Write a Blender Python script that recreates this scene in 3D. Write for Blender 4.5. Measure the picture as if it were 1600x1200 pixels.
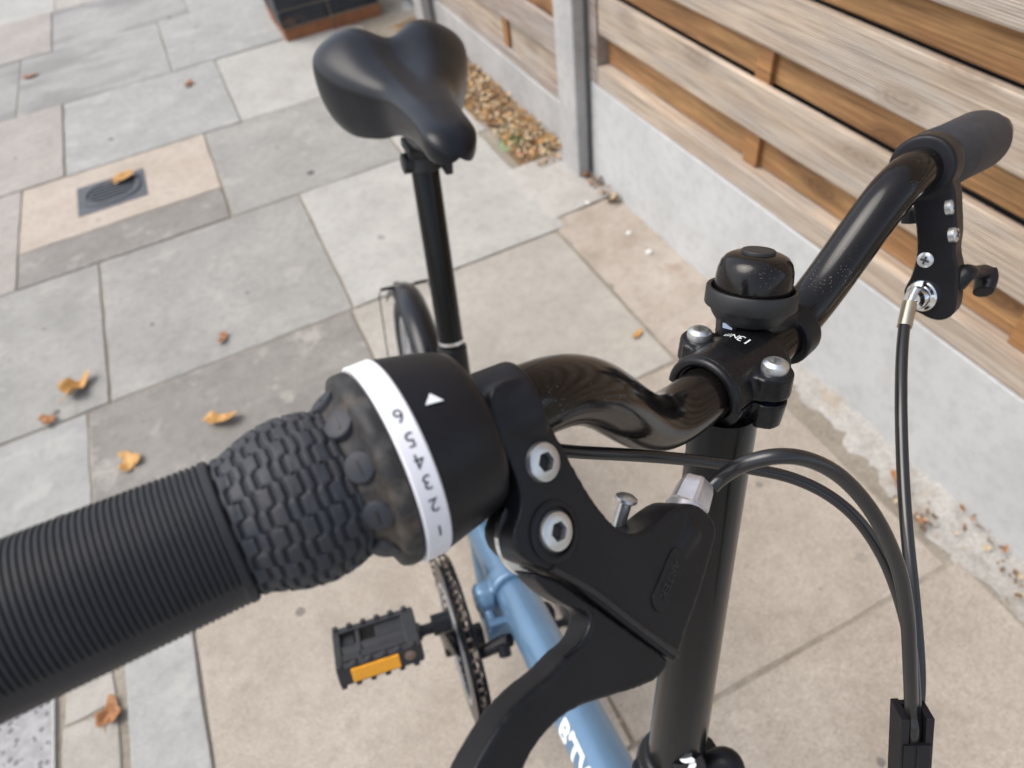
import bpy, bmesh, math, random
from mathutils import Vector as V, Matrix
from mathutils import noise as mn
random.seed(7)
R = math.radians
PI = math.pi
scene = bpy.context.scene
for o in list(bpy.data.objects):
    bpy.data.objects.remove(o)

# ------------------------------------------------------------------ camera, sky, sun, exposure
CAM_H = 1.21
ROT = ((0.89860843, -0.38744406, 0.20588831),
       (-0.42382164, -0.64515072, 0.63573246),
       (-0.11348177, -0.65853447, -0.74394505))     # camera axes (right, down, ahead) in the world
FPX = 1080.0
cam_d = bpy.data.cameras.new('camera')
cam = bpy.data.objects.new('camera', cam_d)
scene.collection.objects.link(cam)
cam.matrix_world = Matrix(((ROT[0][0], -ROT[0][1], -ROT[0][2], 0), (ROT[1][0], -ROT[1][1], -ROT[1][2], 0),
                           (ROT[2][0], -ROT[2][1], -ROT[2][2], CAM_H), (0, 0, 0, 1)))
cam_d.sensor_width = 36
cam_d.lens = FPX / 1600 * 36
cam_d.clip_start = 0.01
cam_d.clip_end = 400
cam_d.dof.use_dof = True
cam_d.dof.focus_distance = 0.265
cam_d.dof.aperture_fstop = 12.0
scene.camera = cam

world = bpy.data.worlds.new('World')
scene.world = world
world.use_nodes = True
wn = world.node_tree.nodes
wl = world.node_tree.links
bg = wn['Background']
sky = wn.new('ShaderNodeTexSky')
sky.sky_type = 'NISHITA'
sky.sun_disc = False
SUN_EL, SUN_AZ = R(58), R(-62)        # azimuth measured from +Y towards +X
sky.sun_elevation = SUN_EL
sky.sun_rotation = SUN_AZ
sky.dust_density = 3.0
sky.ozone_density = 1.5
hs = wn.new('ShaderNodeHueSaturation')
hs.inputs['Saturation'].default_value = 0.55
wl.new(sky.outputs['Color'], hs.inputs['Color'])
wl.new(hs.outputs['Color'], bg.inputs['Color'])
bg.inputs['Strength'].default_value = 0.15
sun_d = bpy.data.lights.new('sun', 'SUN')
sun_d.energy = 1.1
sun_d.angle = R(45)
sun_d.color = (1.0, 0.935, 0.85)
sun = bpy.data.objects.new('sun', sun_d)
scene.collection.objects.link(sun)
sd = V((math.sin(SUN_AZ) * math.cos(SUN_EL), math.cos(SUN_AZ) * math.cos(SUN_EL), math.sin(SUN_EL)))
sun.rotation_euler = sd.to_track_quat('Z', 'Y').to_euler()
sun.location = (0, 0, 5)
scene.view_settings.view_transform = 'Standard'
scene.view_settings.look = 'None'
scene.view_settings.gamma = 1
scene.view_settings.use_curve_mapping = False
scene.view_settings.exposure = 0.80
scene.cycles.max_bounces = 6


# ------------------------------------------------------------------ measuring helpers
def spot(x, y, d):
    """world point seen at photograph pixel x, y and d metres deep"""
    c = ((x - 800) / FPX * d, (y - 600) / FPX * d, d)
    return V((sum(ROT[0][i] * c[i] for i in range(3)), sum(ROT[1][i] * c[i] for i in range(3)),
              sum(ROT[2][i] * c[i] for i in range(3)) + CAM_H))


def camdir(x, y, z):
    c = (x, y, z)
    return V(tuple(sum(ROT[k][i] * c[i] for i in range(3)) for k in range(3)))


def ray(x, y):
    return camdir((x - 800) / FPX, (y - 600) / FPX, 1.0)


def on_plane(x, y, p0, n):
    r = ray(x, y)
    o = V((0, 0, CAM_H))
    return o + r * ((p0 - o).dot(n) / r.dot(n))


# bicycle frame: leans on its stand. s rearwards, u up, l to the rider's left
PSI, PHI = R(6), R(7.5)
BF = V((-math.sin(PSI), -math.cos(PSI), 0))
L0 = V((math.cos(PSI), -math.sin(PSI), 0))
BU = V((0, 0, 1)) * math.cos(PHI) + L0 * math.sin(PHI)
BL = L0 * math.cos(PHI) - V((0, 0, 1)) * math.sin(PHI)


def bk(s, u, l=0.0):
    return BF * -s + BU * u + BL * (l - 0.005)


# steering assembly axes
SD = V((0.93161947, 0.27917096, -0.2326988)).normalized()     # along the bar, to the rider's left
SN = V((0.31340334, -0.94129887, 0.12543833)).normalized()    # forward
SE = SD.cross(SN)
if SE.z < 0:
    SE = -SE

# ------------------------------------------------------------------ mesh helpers
COL = scene.collection


def catmull(pts, sub):
    if sub <= 1:
        return pts
    out = []
    n = len(pts)
    for i in range(n - 1):
        p0, p1, p2, p3 = pts[max(i - 1, 0)], pts[i], pts[i + 1], pts[min(i + 2, n - 1)]
        for k in range(sub):
            t = k / sub
            out.append(tuple(0.5 * ((2 * b) + (-a + c) * t + (2 * a - 5 * b + 4 * c - d) * t * t + (-a + 3 * b - 3 * c + d) * t ** 3)
                             for a, b, c, d in zip(p0, p1, p2, p3)))
    out.append(tuple(pts[-1]))
    return out


def loop(pts, sub=5):
    n = len(pts)
    q = catmull([pts[(i - 2) % n] for i in range(n + 5)], sub)
    return q[2 * sub:(n + 2) * sub]


def perp(a, hint=None):
    h = V(hint) if hint else (V((0, 0, 1)) if abs(a.z) < 0.9 else V((1, 0, 0)))
    x = h - a * h.dot(a)
    x.normalize()
    return x, a.cross(x)


class MB:
    def __init__(self):
        self.v, self.f, self.mi = [], [], []

    def add(self, vs, fs, mi=0):
        b = len(self.v)
        self.v += [tuple(p) for p in vs]
        self.f += [tuple(i + b for i in f) for f in fs]
        self.mi += [mi] * len(fs)
        return self

    def tube(self, pts, rad, n=16, sub=6, cap=True, mi=0, hint=None, flat=1.0):
        """tube through pts; rad one number or one per point"""
        rr = rad if hasattr(rad, '__len__') else [rad] * len(pts)
        q = catmull([tuple(p) + (r,) for p, r in zip(pts, rr)], sub)
        P = [V(a[:3]) for a in q]
        N = len(P)
        vs, x = [], None
        for i in range(N):
            t = (P[min(i + 1, N - 1)] - P[max(i - 1, 0)])
            if t.length < 1e-9:
                t = V((0, 0, 1))
            t.normalize()
            if x is None:
                x, y = perp(t, hint)
            else:
                x = (x - t * x.dot(t)).normalized()
                y = t.cross(x)
            for k in range(n):
                a = 2 * PI * k / n
                vs.append(P[i] + x * (math.cos(a) * q[i][3] * flat) + y * (math.sin(a) * q[i][3]))
        fs = [(i * n + k, i * n + (k + 1) % n, (i + 1) * n + (k + 1) % n, (i + 1) * n + k) for i in range(N - 1) for k in range(n)]
        if cap:
            fs += [tuple(range(n))[::-1], tuple((N - 1) * n + k for k in range(n))]
        return self.add(vs, fs, mi)

    def lathe(self, prof, org, axis, n=48, mi=0, hint=None, closed=False, func=None):
        """prof: list of (distance along axis, radius)"""
        axis = axis.normalized()
        x, y = perp(axis, hint)
        vs = []
        for a, r in prof:
            for k in range(n):
                t = 2 * PI * k / n
                rr = r + (func(a, t) if func else 0)
                vs.append(org + axis * a + x * (math.cos(t) * rr) + y * (math.sin(t) * rr))
        m = len(prof)
        rng = range(m) if closed else range(m - 1)
        fs = [(i * n + k, i * n + (k + 1) % n, ((i + 1) % m) * n + (k + 1) % n, ((i + 1) % m) * n + k) for i in rng for k in range(n)]
        if not closed:
            fs += [tuple(range(n))[::-1], tuple((m - 1) * n + k for k in range(n))]
        return self.add(vs, fs, mi)

    def prism(self, poly, d, mi=0):
        n = len(poly)
        vs = list(poly) + [p + d for p in poly]
        fs = [tuple(range(n)), tuple(range(2 * n - 1, n - 1, -1))] + [(i, i + n, (i + 1) % n + n, (i + 1) % n) for i in range(n)]
        return self.add(vs, fs, mi)

    def box(self, c, ax, ay, az, mi=0):
        """centre and three half-extent vectors"""
        vs = [c + ax * i + ay * j + az * k for k in (-1, 1) for j in (-1, 1) for i in (-1, 1)]
        fs = [(0, 2, 3, 1), (4, 5, 7, 6), (0, 1, 5, 4), (2, 6, 7, 3), (0, 4, 6, 2), (1, 3, 7, 5)]
        return self.add(vs, fs, mi)

    def wbox(self, x0, x1, y0, y1, z0, z1, mi=0):
        return self.box(V(((x0 + x1) / 2, (y0 + y1) / 2, (z0 + z1) / 2)), V(((x1 - x0) / 2, 0, 0)), V((0, (y1 - y0) / 2, 0)), V((0, 0, (z1 - z0) / 2)), mi)

    def build(self, name, mat, parent=None, smooth=30, bevel=0, seg=2, voxel=0, blur=0, subsurf=0):
        me = bpy.data.meshes.new(name)
        me.from_pydata(self.v, [], self.f)
        bm = bmesh.new()
        bm.from_mesh(me)
        bmesh.ops.recalc_face_normals(bm, faces=bm.faces)
        if smooth:
            for f in bm.faces:
                f.smooth = True
            for e in bm.edges:
                if len(e.link_faces) == 2 and e.calc_face_angle(0) > R(smooth):
                    e.smooth = False
        bm.to_mesh(me)
        bm.free()
        mats = mat if isinstance(mat, (list, tuple)) else [mat]
        for m in mats:
            me.materials.append(m)
        if len(mats) > 1:
            me.polygons.foreach_set('material_index', self.mi)
        o = bpy.data.objects.new(name, me)
        COL.objects.link(o)
        if voxel:
            md = o.modifiers.new('r', 'REMESH')
            md.mode = 'VOXEL'
            md.voxel_size = voxel
            md.use_smooth_shade = True
            if blur:
                sm = o.modifiers.new('s', 'SMOOTH')
                sm.factor = 0.5
                sm.iterations = blur
        if bevel:
            md = o.modifiers.new('b', 'BEVEL')
            md.width = bevel
            md.segments = seg
            md.limit_method = 'ANGLE'
            md.angle_limit = R(35)
            md.harden_normals = False
        if subsurf:
            md = o.modifiers.new('u', 'SUBSURF')
            md.levels = md.render_levels = subsurf
        if parent is not None:
            attach(o, parent)
        return o


def attach(o, parent):
    o.parent = parent
    if parent.type == 'EMPTY':
        o.matrix_parent_inverse = Matrix.Translation(parent.location).inverted()


def thing(name, loc, label, cat, group=None):
    o = bpy.data.objects.new(name, None)
    o.empty_display_size = 0.05
    COL.objects.link(o)
    o.location = loc
    return tag(o, label, cat, group)


def tag(o, label, cat, group=None, kind=None):
    if label:
        o['label'] = label
    if cat:
        o['category'] = cat
    if group:
        o['group'] = group
    if kind:
        o['kind'] = kind
    return o


def text_mesh(body, size, place, mat, name, parent, align='CENTER', bold=0.0, thick=0.0):
    """lettering: place(x, y) -> (point, normal); a thin raised print"""
    cu = bpy.data.curves.new('lettering', 'FONT')
    cu.body = body
    cu.size = size
    cu.align_x = align
    cu.align_y = 'CENTER'
    cu.offset = bold
    cu.resolution_u = 4
    ob = bpy.data.objects.new('lettering', cu)
    COL.objects.link(ob)
    dg = bpy.context.evaluated_depsgraph_get()
    dg.update()
    m = ob.evaluated_get(dg).to_mesh()
    pts = [(v.co.x, v.co.y) for v in m.vertices]
    faces = [tuple(p.vertices) for p in m.polygons]
    ob.evaluated_get(dg).to_mesh_clear()
    bpy.data.objects.remove(ob)
    bm = bmesh.new()
    bv = [bm.verts.new((x, y, 0)) for x, y in pts]
    for f in faces:
        try:
            bm.faces.new([bv[i] for i in f])
        except ValueError:
            pass
    ys = [p[1] for p in pts]
    for k in range(1, 14):                           # cut across so the print can follow a round surface
        yy = min(ys) + (max(ys) - min(ys)) * k / 14
        bmesh.ops.bisect_plane(bm, geom=bm.verts[:] + bm.edges[:] + bm.faces[:], plane_co=(0, yy, 0), plane_no=(0, 1, 0))
    xs = [p[0] for p in pts]
    for k in range(1, 10):
        xx = min(xs) + (max(xs) - min(xs)) * k / 10
        bmesh.ops.bisect_plane(bm, geom=bm.verts[:] + bm.edges[:] + bm.faces[:], plane_co=(xx, 0, 0), plane_no=(1, 0, 0))
    bm.verts.index_update()
    pts = [(v.co.x, v.co.y) for v in bm.verts]
    faces = [tuple(v.index for v in f.verts) for f in bm.faces]
    bm.free()
    b = MB()
    b.add([place(x, y)[0] for x, y in pts], faces)
    o = b.build(name, mat, parent, smooth=0)
    if thick:
        md = o.modifiers.new('t', 'SOLIDIFY')
        md.thickness = thick
    return o


# ------------------------------------------------------------------ materials
class Mat:
    def __init__(self, name):
        self.m = bpy.data.materials.new(name)
        self.m.use_nodes = True
        self.nt = self.m.node_tree
        self.n = self.nt.nodes
        self.b = self.n['Principled BSDF']

    def node(self, t, **kw):
        x = self.n.new(t)
        for k, v in kw.items():
            if k in x.inputs:
                x.inputs[k].default_value = v
            else:
                setattr(x, k, v)
        return x

    def link(self, a, b):
        self.nt.links.new(a, b)

    def set(self, **kw):
        for k, v in kw.items():
            self.b.inputs[k.replace('_', ' ')].default_value = v

    def coord(self, scale=(1, 1, 1), kind='Object', rnd=False):
        tc = self.node('ShaderNodeTexCoord')
        mp = self.node('ShaderNodeMapping')
        mp.inputs['Scale'].default_value = scale
        src = tc.outputs[kind]
        if rnd:
            oi = self.node('ShaderNodeObjectInfo')
            ad = self.node('ShaderNodeVectorMath', operation='ADD')
            sc = self.node('ShaderNodeMath', operation='MULTIPLY')
            sc.inputs[1].default_value = 37.0
            self.link(oi.outputs['Random'], sc.inputs[0])
            self.link(src, ad.inputs[0])
            self.link(sc.outputs[0], ad.inputs[1])
            src = ad.outputs[0]
        self.link(src, mp.inputs['Vector'])
        return mp.outputs['Vector']

    def noise(self, vec, scale, detail=4, rough=0.6):
        x = self.node('ShaderNodeTexNoise', Scale=scale, Detail=detail, Roughness=rough)
        self.link(vec, x.inputs['Vector'])
        return x.outputs['Fac']

    def ramp(self, fac, stops):
        x = self.node('ShaderNodeValToRGB')
        e = x.color_ramp.elements
        while len(e) > 1:
            e.remove(e[-1])
        e[0].position = stops[0][0]
        e[0].color = col(stops[0][1])
        for p, c in stops[1:]:
            q = e.new(p)
            q.color = col(c)
        self.link(fac, x.inputs['Fac'])
        return x.outputs['Color']

    def mix(self, fac, a, b, mode='MIX'):
        x = self.node('ShaderNodeMix', data_type='RGBA', blend_type=mode)
        for s, v in ((x.inputs[0], fac), (x.inputs[6], a), (x.inputs[7], b)):
            if hasattr(v, 'is_output'):
                self.link(v, s)
            else:
                s.default_value = col(v) if hasattr(v, '__len__') else v
        return x.outputs[2]

    def math(self, op, a, b=0.0):
        x = self.node('ShaderNodeMath', operation=op)
        for s, v in ((x.inputs[0], a), (x.inputs[1], b)):
            if hasattr(v, 'is_output'):
                self.link(v, s)
            else:
                s.default_value = v
        return x.outputs[0]

    def bump(self, h, strength, dist, prev=None):
        x = self.node('ShaderNodeBump', Strength=strength, Distance=dist)
        self.link(h, x.inputs['Height'])
        if prev:
            self.link(prev, x.inputs['Normal'])
        self.link(x.outputs['Normal'], self.b.inputs['Normal'])
        return x.outputs['Normal']


def col(c):
    c = (c, c, c) if not hasattr(c, '__len__') else tuple(c)
    return c + (1.0,) if len(c) == 3 else c


def plain(name, c, rough=0.5, metal=0.0, coat=0.0, spec=0.5, grain=0.0, gscale=900, var=0.25, dust=0.0, dscale=700, dcol=(0.42, 0.4, 0.37)):
    """one-colour material with uneven tone, grain and a scatter of dust flecks"""
    k = Mat(name)
    k.set(Roughness=rough, Metallic=metal)
    k.b.inputs['Coat Weight'].default_value = coat
    k.b.inputs['Coat Roughness'].default_value = 0.12
    k.b.inputs['Specular IOR Level'].default_value = spec
    v = k.coord()
    n1 = k.noise(v, 60, 5)
    c = tuple(c)
    base = k.ramp(n1, [(0.3, tuple(x * (1 - var) for x in c)), (0.7, tuple(min(1, x * (1 + var)) for x in c))])
    if dust:
        vo = k.node('ShaderNodeTexVoronoi', Scale=dscale)
        k.link(v, vo.inputs['Vector'])
        n2 = k.noise(v, 45, 4)
        thr = k.math('MULTIPLY', k.math('SUBTRACT', n2, 0.36), dust)
        fl = k.math('LESS_THAN', vo.outputs['Distance'], thr)
        base = k.mix(k.math('MULTIPLY', fl, 0.7), base, dcol)
        rr = k.math('ADD', k.math('MULTIPLY', k.noise(v, 130, 4), 0.25), rough - 0.11)
        k.link(rr, k.b.inputs['Roughness'])
    k.link(base, k.b.inputs['Base Color'])
    if grain:
        k.bump(k.noise(v, gscale, 3), grain, 0.0004)
    return k.m


M = {}
M['plastic'] = plain('matte_black_plastic', (0.0085, 0.0083, 0.0105), 0.37, spec=0.28, grain=0.10, gscale=2600, dust=0.12, dscale=900)
M['plastic_dark'] = plain('dark_plastic', (0.013, 0.013, 0.014), 0.5, grain=0.10, gscale=2200)
M['gloss'] = plain('gloss_black_paint', (0.007, 0.0055, 0.005), 0.15, coat=0.06, spec=0.34, dust=0.42, dscale=1000)
M['satin'] = plain('satin_black_paint', (0.006, 0.006, 0.0072), 0.27, coat=0.0, spec=0.34, grain=0.04, gscale=2000, dust=0.22, dscale=1000)
M['post'] = plain('handlepost_black_paint', (0.0035, 0.0035, 0.004), 0.20, spec=0.30, grain=0.03, gscale=1500)
M['vinyl'] = plain('saddle_vinyl', (0.006, 0.007, 0.010), 0.29, spec=0.30, grain=0.05, gscale=700)
M['zinc'] = plain('zinc_plated_steel', (0.62, 0.63, 0.63), 0.34, metal=0.9, grain=0.12, gscale=900, var=0.2)
M['chrome'] = plain('chrome', (0.85, 0.86, 0.87), 0.10, metal=1.0)
M['nickel'] = plain('nickel_crimp', (0.62, 0.56, 0.44), 0.3, metal=1.0)
M['socket'] = plain('socket_shadow_steel', (0.42, 0.42, 0.41), 0.5, metal=0.8)
M['adjuster'] = plain('frosted_adjuster', (0.60, 0.57, 0.57), 0.36, metal=0.75, grain=0.2, gscale=600)
M['cable'] = plain('cable_housing', (0.012, 0.0115, 0.012), 0.3, coat=0.25, var=0.15)
M['white'] = plain('white_plastic', (0.74, 0.74, 0.77), 0.42, var=0.07, dust=0.14, dscale=800, dcol=(0.35, 0.33, 0.3))
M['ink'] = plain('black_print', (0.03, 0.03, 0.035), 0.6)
M['mark'] = plain('white_print', (0.78, 0.80, 0.80), 0.5, var=0.05)
M['amber'] = plain('amber_reflector', (0.85, 0.36, 0.01), 0.2, coat=0.5, var=0.1)
M['blue_lock'] = plain('blue_threadlock', (0.02, 0.14, 0.42), 0.4)
M['pin'] = plain('chain_pin_steel', (0.24, 0.18, 0.14), 0.45, metal=0.7)
M['tyre'] = plain('tyre_rubber', (0.03, 0.03, 0.031), 0.75, grain=0.2)
M['rim'] = plain('rim_alloy', (0.55, 0.56, 0.58), 0.35, metal=0.8)
M['guard'] = plain('mudguard_black', (0.007, 0.0075, 0.010), 0.24, spec=0.4)
M['pedal'] = plain('pedal_plastic', (0.02, 0.0205, 0.023), 0.5, grain=0.1, gscale=700)


def rubber(name, c, dirt=0.0):
    k = Mat(name)
    k.set(Roughness=0.58)
    k.b.inputs['Specular IOR Level'].default_value = 0.4
    v = k.coord()
    n = k.noise(v, 70, 6, 0.65)
    base = k.ramp(n, [(0.3, tuple(x * 0.8 for x in c)), (0.75, tuple(x * 1.3 for x in c))])
    if dirt:
        d = k.ramp(k.noise(v, 95, 5, 0.7), [(0.50, 0.0), (0.68, dirt)])
        base = k.mix(d, base, (0.16, 0.12, 0.085))
    k.link(base, k.b.inputs['Base Color'])
    k.bump(k.noise(v, 1500, 3), 0.15, 0.0003)
    return k.m


M['rubber'] = rubber('grip_rubber', (0.016, 0.0172, 0.0215))
M['rubber_dirty'] = rubber('dirty_grip_rubber', (0.028, 0.031, 0.038), 0.12)
M['rubber_grimy'] = rubber('grimy_flange_rubber', (0.022, 0.0215, 0.022), 0.42)


def blue_paint():
    k = Mat('metallic_blue_paint')
    k.set(Roughness=0.33, Metallic=0.35)
    k.b.inputs['Coat Weight'].default_value = 0.5
    v = k.coord()
    k.link(k.ramp(k.noise(v, 25, 4), [(0.3, (0.10, 0.185, 0.29)), (0.7, (0.125, 0.22, 0.335))]), k.b.inputs['Base Color'])
    return k.m


M['blue'] = blue_paint()


def wood(name, a, b, c, rough, knots=0.5, ribs=0.5, green=0.0):
    k = Mat(name)
    k.set(Roughness=rough)
    v = k.coord((70, 4.5, 70), rnd=True)
    g1 = k.noise(v, 1.0, 6, 0.62)
    v2 = k.coord((14, 2.2, 14), rnd=True)
    g2 = k.noise(v2, 1.6, 4, 0.6)
    base = k.mix(k.ramp(g1, [(0.30, 0.0), (0.62, 1.0)]), a, b)
    base = k.mix(k.ramp(g2, [(0.44, 0.0), (0.66, 0.9)]), base, c)
    gf = k.noise(k.coord((300, 5.0, 380), rnd=True), 1.0, 3, 0.6)
    base = k.mix(k.ramp(gf, [(0.36, 0.75), (0.52, 0.0)]), base, tuple(x * 0.42 for x in a))
    if green:
        base = k.mix(k.math('MULTIPLY', k.ramp(k.noise(k.coord((6, 4, 6), rnd=True), 1.0, 3), [(0.5, 0.0), (0.7, 1.0)]), green), base, (0.17, 0.145, 0.04))
    # knots
    oi = k.node('ShaderNodeObjectInfo')
    tk = k.node('ShaderNodeTexCoord')
    sk = k.node('ShaderNodeSeparateXYZ')
    k.link(tk.outputs['Object'], sk.inputs[0])
    cb = k.node('ShaderNodeCombineXYZ')
    k.link(k.math('ADD', k.math('MULTIPLY', sk.outputs['Y'], 2.6), k.math('MULTIPLY', oi.outputs['Random'], 57.0)), cb.inputs[0])
    k.link(k.math('MULTIPLY', sk.outputs['Z'], 7.0), cb.inputs[1])
    vo = k.node('ShaderNodeTexVoronoi', voronoi_dimensions='2D', Scale=1.0)
    k.link(cb.outputs[0], vo.inputs['Vector'])
    dist = k.math('ADD', vo.outputs['Distance'], k.math('MULTIPLY', k.noise(v2, 6, 3), 0.10))
    kn = k.ramp(dist, [(0.13, 1.0), (0.22, 0.0)])
    ring = k.math('SINE', k.math('MULTIPLY', dist, 130.0))
    kcol = k.mix(k.math('MULTIPLY', k.math('ADD', ring, 1.0), 0.5), tuple(x * 0.35 for x in a), tuple(x * 0.8 for x in a))
    base = k.mix(k.math('MULTIPLY', kn, knots), base, kcol)
    # reeded face: fine ribs along the board
    tc = k.node('ShaderNodeTexCoord')
    sp = k.node('ShaderNodeSeparateXYZ')
    k.link(tc.outputs['Object'], sp.inputs[0])
    rib = k.math('SINE', k.math('MULTIPLY', k.math('ADD', sp.outputs['Z'], k.math('MULTIPLY', g2, 0.002)), 2 * PI / 0.0042))
    ribc = k.math('ADD', k.math('MULTIPLY', rib, 0.5), 0.5)
    base = k.mix(k.math('MULTIPLY', k.math('SUBTRACT', 1.0, ribc), 0.5 * ribs), base, tuple(x * 0.4 for x in a))
    k.link(base, k.b.inputs['Base Color'])
    n = k.bump(g1, 0.5, 0.0012)
    k.bump(rib, ribs * 0.6, 0.0010, n)
    return k.m


M['wood_pale'] = wood('weathered_softwood', (0.43, 0.325, 0.235), (0.69, 0.565, 0.44), (0.53, 0.475, 0.415), 0.8, 0.5, 1.0)
M['wood_brown'] = wood('treated_brown_softwood', (0.28, 0.125, 0.042), (0.70, 0.39, 0.16), (0.42, 0.205, 0.078), 0.65, 0.7, 1.0, 0.25)
M['wood_batten'] = wood('brown_batten', (0.25, 0.115, 0.04), (0.42, 0.21, 0.08), (0.34, 0.17, 0.065), 0.6, 0.0, 0.0)
M['wood_grey'] = wood('grey_softwood', (0.27, 0.21, 0.17), (0.42, 0.35, 0.30), (0.37, 0.34, 0.31), 0.8, 0.4, 0.3)


def stone(name, a, b, speck=0.5, stain=0.0, staincol=(0.09, 0.09, 0.10), patch=None, gum=0.5, rough=0.85, bump=0.35, fine=330):
    """paving or concrete: broad mottling, aggregate specks, gum spots, optional stains"""
    k = Mat(name)
    k.set(Roughness=rough)
    k.b.inputs['Specular IOR Level'].default_value = 0.3
    v = k.coord(rnd=True)
    n1 = k.noise(v, 5.5, 6, 0.62)
    base = k.mix(k.ramp(n1, [(0.32, 0.0), (0.68, 1.0)]), a, b)
    n2 = k.noise(v, fine, 3, 0.7)
    base = k.mix(k.ramp(n2, [(0.38, speck * 0.55), (0.52, 0.0)]), base, tuple(x * 0.45 for x in a))
    base = k.mix(k.ramp(n2, [(0.56, 0.0), (0.70, speck * 0.6)]), base, tuple(min(1, x * 1.35) for x in b))
    n3 = k.noise(v, 38, 5, 0.68)
    base = k.mix(k.ramp(n3, [(0.46, 0.0), (0.72, 0.42)]), base, tuple(x * 0.66 for x in a))
    if patch:
        base = k.mix(k.ramp(k.noise(v, 9, 5, 0.7), [(0.55, 0.0), (0.66, 0.6)]), base, patch)
    if stain:
        st = k.ramp(k.noise(k.coord((0.9, 2.2, 1), rnd=True), 2.0, 4, 0.55), [(0.50, 0.0), (0.62, stain)])
        base = k.mix(st, base, staincol)
    if gum:
        vo = k.node('ShaderNodeTexVoronoi', Scale=7.5)
        k.link(v, vo.inputs['Vector'])
        sz = k.node('ShaderNodeSeparateColor')
        k.link(vo.outputs['Color'], sz.inputs[0])
        d = k.math('ADD', vo.outputs['Distance'], k.math('MULTIPLY', k.noise(v, 60, 3), 0.09))
        lim = k.math('ADD', k.math('MULTIPLY', k.math('POWER', sz.outputs[0], 2.0), 0.085), 0.090)
        g = k.math('LESS_THAN', k.math('SUBTRACT', d, lim), 0.0)
        base = k.mix(k.math('MULTIPLY', g, k.math('MULTIPLY', k.math('ADD', k.math('MULTIPLY', sz.outputs[1], 0.65), 0.35), gum)), base, (0.05, 0.05, 0.052))
    k.link(base, k.b.inputs['Base Color'])
    nn = k.bump(n2, bump, 0.0012)
    k.bump(n3, bump * 0.7, 0.004, nn)
    return k.m


M['slab_grey'] = stone('grey_york_stone', (0.260, 0.255, 0.236), (0.342, 0.334, 0.310), 0.45, gum=0.95, patch=(0.377, 0.360, 0.327))
M['slab_blue'] = stone('blue_grey_stone', (0.295, 0.297, 0.283), (0.372, 0.370, 0.351), 0.4, gum=0.85, patch=(0.408, 0.395, 0.366))
M['slab_pale'] = stone('pale_concrete_slab', (0.331, 0.310, 0.273), (0.428, 0.402, 0.357), 0.5, gum=0.75)
M['slab_white'] = stone('whitish_stone', (0.352, 0.343, 0.318), (0.438, 0.427, 0.396), 0.45, gum=0.75)
M['slab_dark'] = stone('worn_dark_concrete', (0.197, 0.186, 0.168), (0.278, 0.262, 0.239), 0.7, patch=(0.404, 0.380, 0.342), gum=0.6)
M['slab_stained'] = stone('stained_grey_stone', (0.291, 0.285, 0.271), (0.361, 0.355, 0.337), 0.4, 0.55, (0.164, 0.155, 0.149), gum=0.85)
M['slab_beige'] = stone('beige_aggregate_concrete', (0.328, 0.284, 0.233), (0.429, 0.380, 0.321), 0.8, gum=0.6)
M['slab_tan'] = stone('tan_sandstone', (0.394, 0.335, 0.276), (0.474, 0.415, 0.352), 0.45, gum=0.5)
M['slab_pink'] = stone('pinkish_concrete', (0.311, 0.285, 0.258), (0.392, 0.363, 0.332), 0.5, gum=0.7)
M['joint'] = stone('joint_mortar', (0.207, 0.180, 0.139), (0.352, 0.315, 0.259), 0.8, gum=0)
M['gravel_board'] = stone('cast_concrete', (0.475, 0.478, 0.47), (0.545, 0.548, 0.54), 0.12, gum=0.0, bump=0.15, patch=(0.44, 0.435, 0.42))
M['post_concrete'] = stone('post_concrete', (0.36, 0.355, 0.345), (0.48, 0.47, 0.455), 0.4, gum=0.0, bump=0.3)
M['haunch'] = stone('rough_mortar', (0.33, 0.31, 0.28), (0.45, 0.435, 0.405), 0.6, gum=0.0, bump=0.9, patch=(0.30, 0.23, 0.16), fine=170)
M['footing'] = stone('pale_footing', (0.37, 0.35, 0.32), (0.46, 0.44, 0.41), 0.4, gum=0.0, bump=0.6)
M['sandy'] = stone('sandy_mortar', (0.33, 0.28, 0.23), (0.44, 0.39, 0.335), 0.5, patch=(0.30, 0.205, 0.15), gum=0.5, bump=0.7)
M['soil'] = stone('litter_soil', (0.16, 0.10, 0.05), (0.32, 0.22, 0.12), 0.8, gum=0.0, bump=1.0, fine=140)
M['iron'] = stone('grey_iron_cover', (0.075, 0.082, 0.095), (0.11, 0.118, 0.13), 0.4, gum=0.0, bump=0.4, rough=0.6)
M['brick'] = stone('worn_brick', (0.30, 0.125, 0.06), (0.42, 0.20, 0.10), 0.6, gum=0.0, bump=0.8, fine=120)
M['worn_tar'] = stone('worn_tar_brick', (0.22, 0.09, 0.045), (0.36, 0.16, 0.08), 0.5, gum=0.0, bump=0.8, patch=(0.03, 0.033, 0.04), fine=120)
M['tar_brick'] = stone('tar_painted_brick', (0.018, 0.022, 0.028), (0.04, 0.045, 0.055), 0.3, gum=0.0, bump=0.6, rough=0.55, patch=(0.16, 0.085, 0.05), fine=120)


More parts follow.
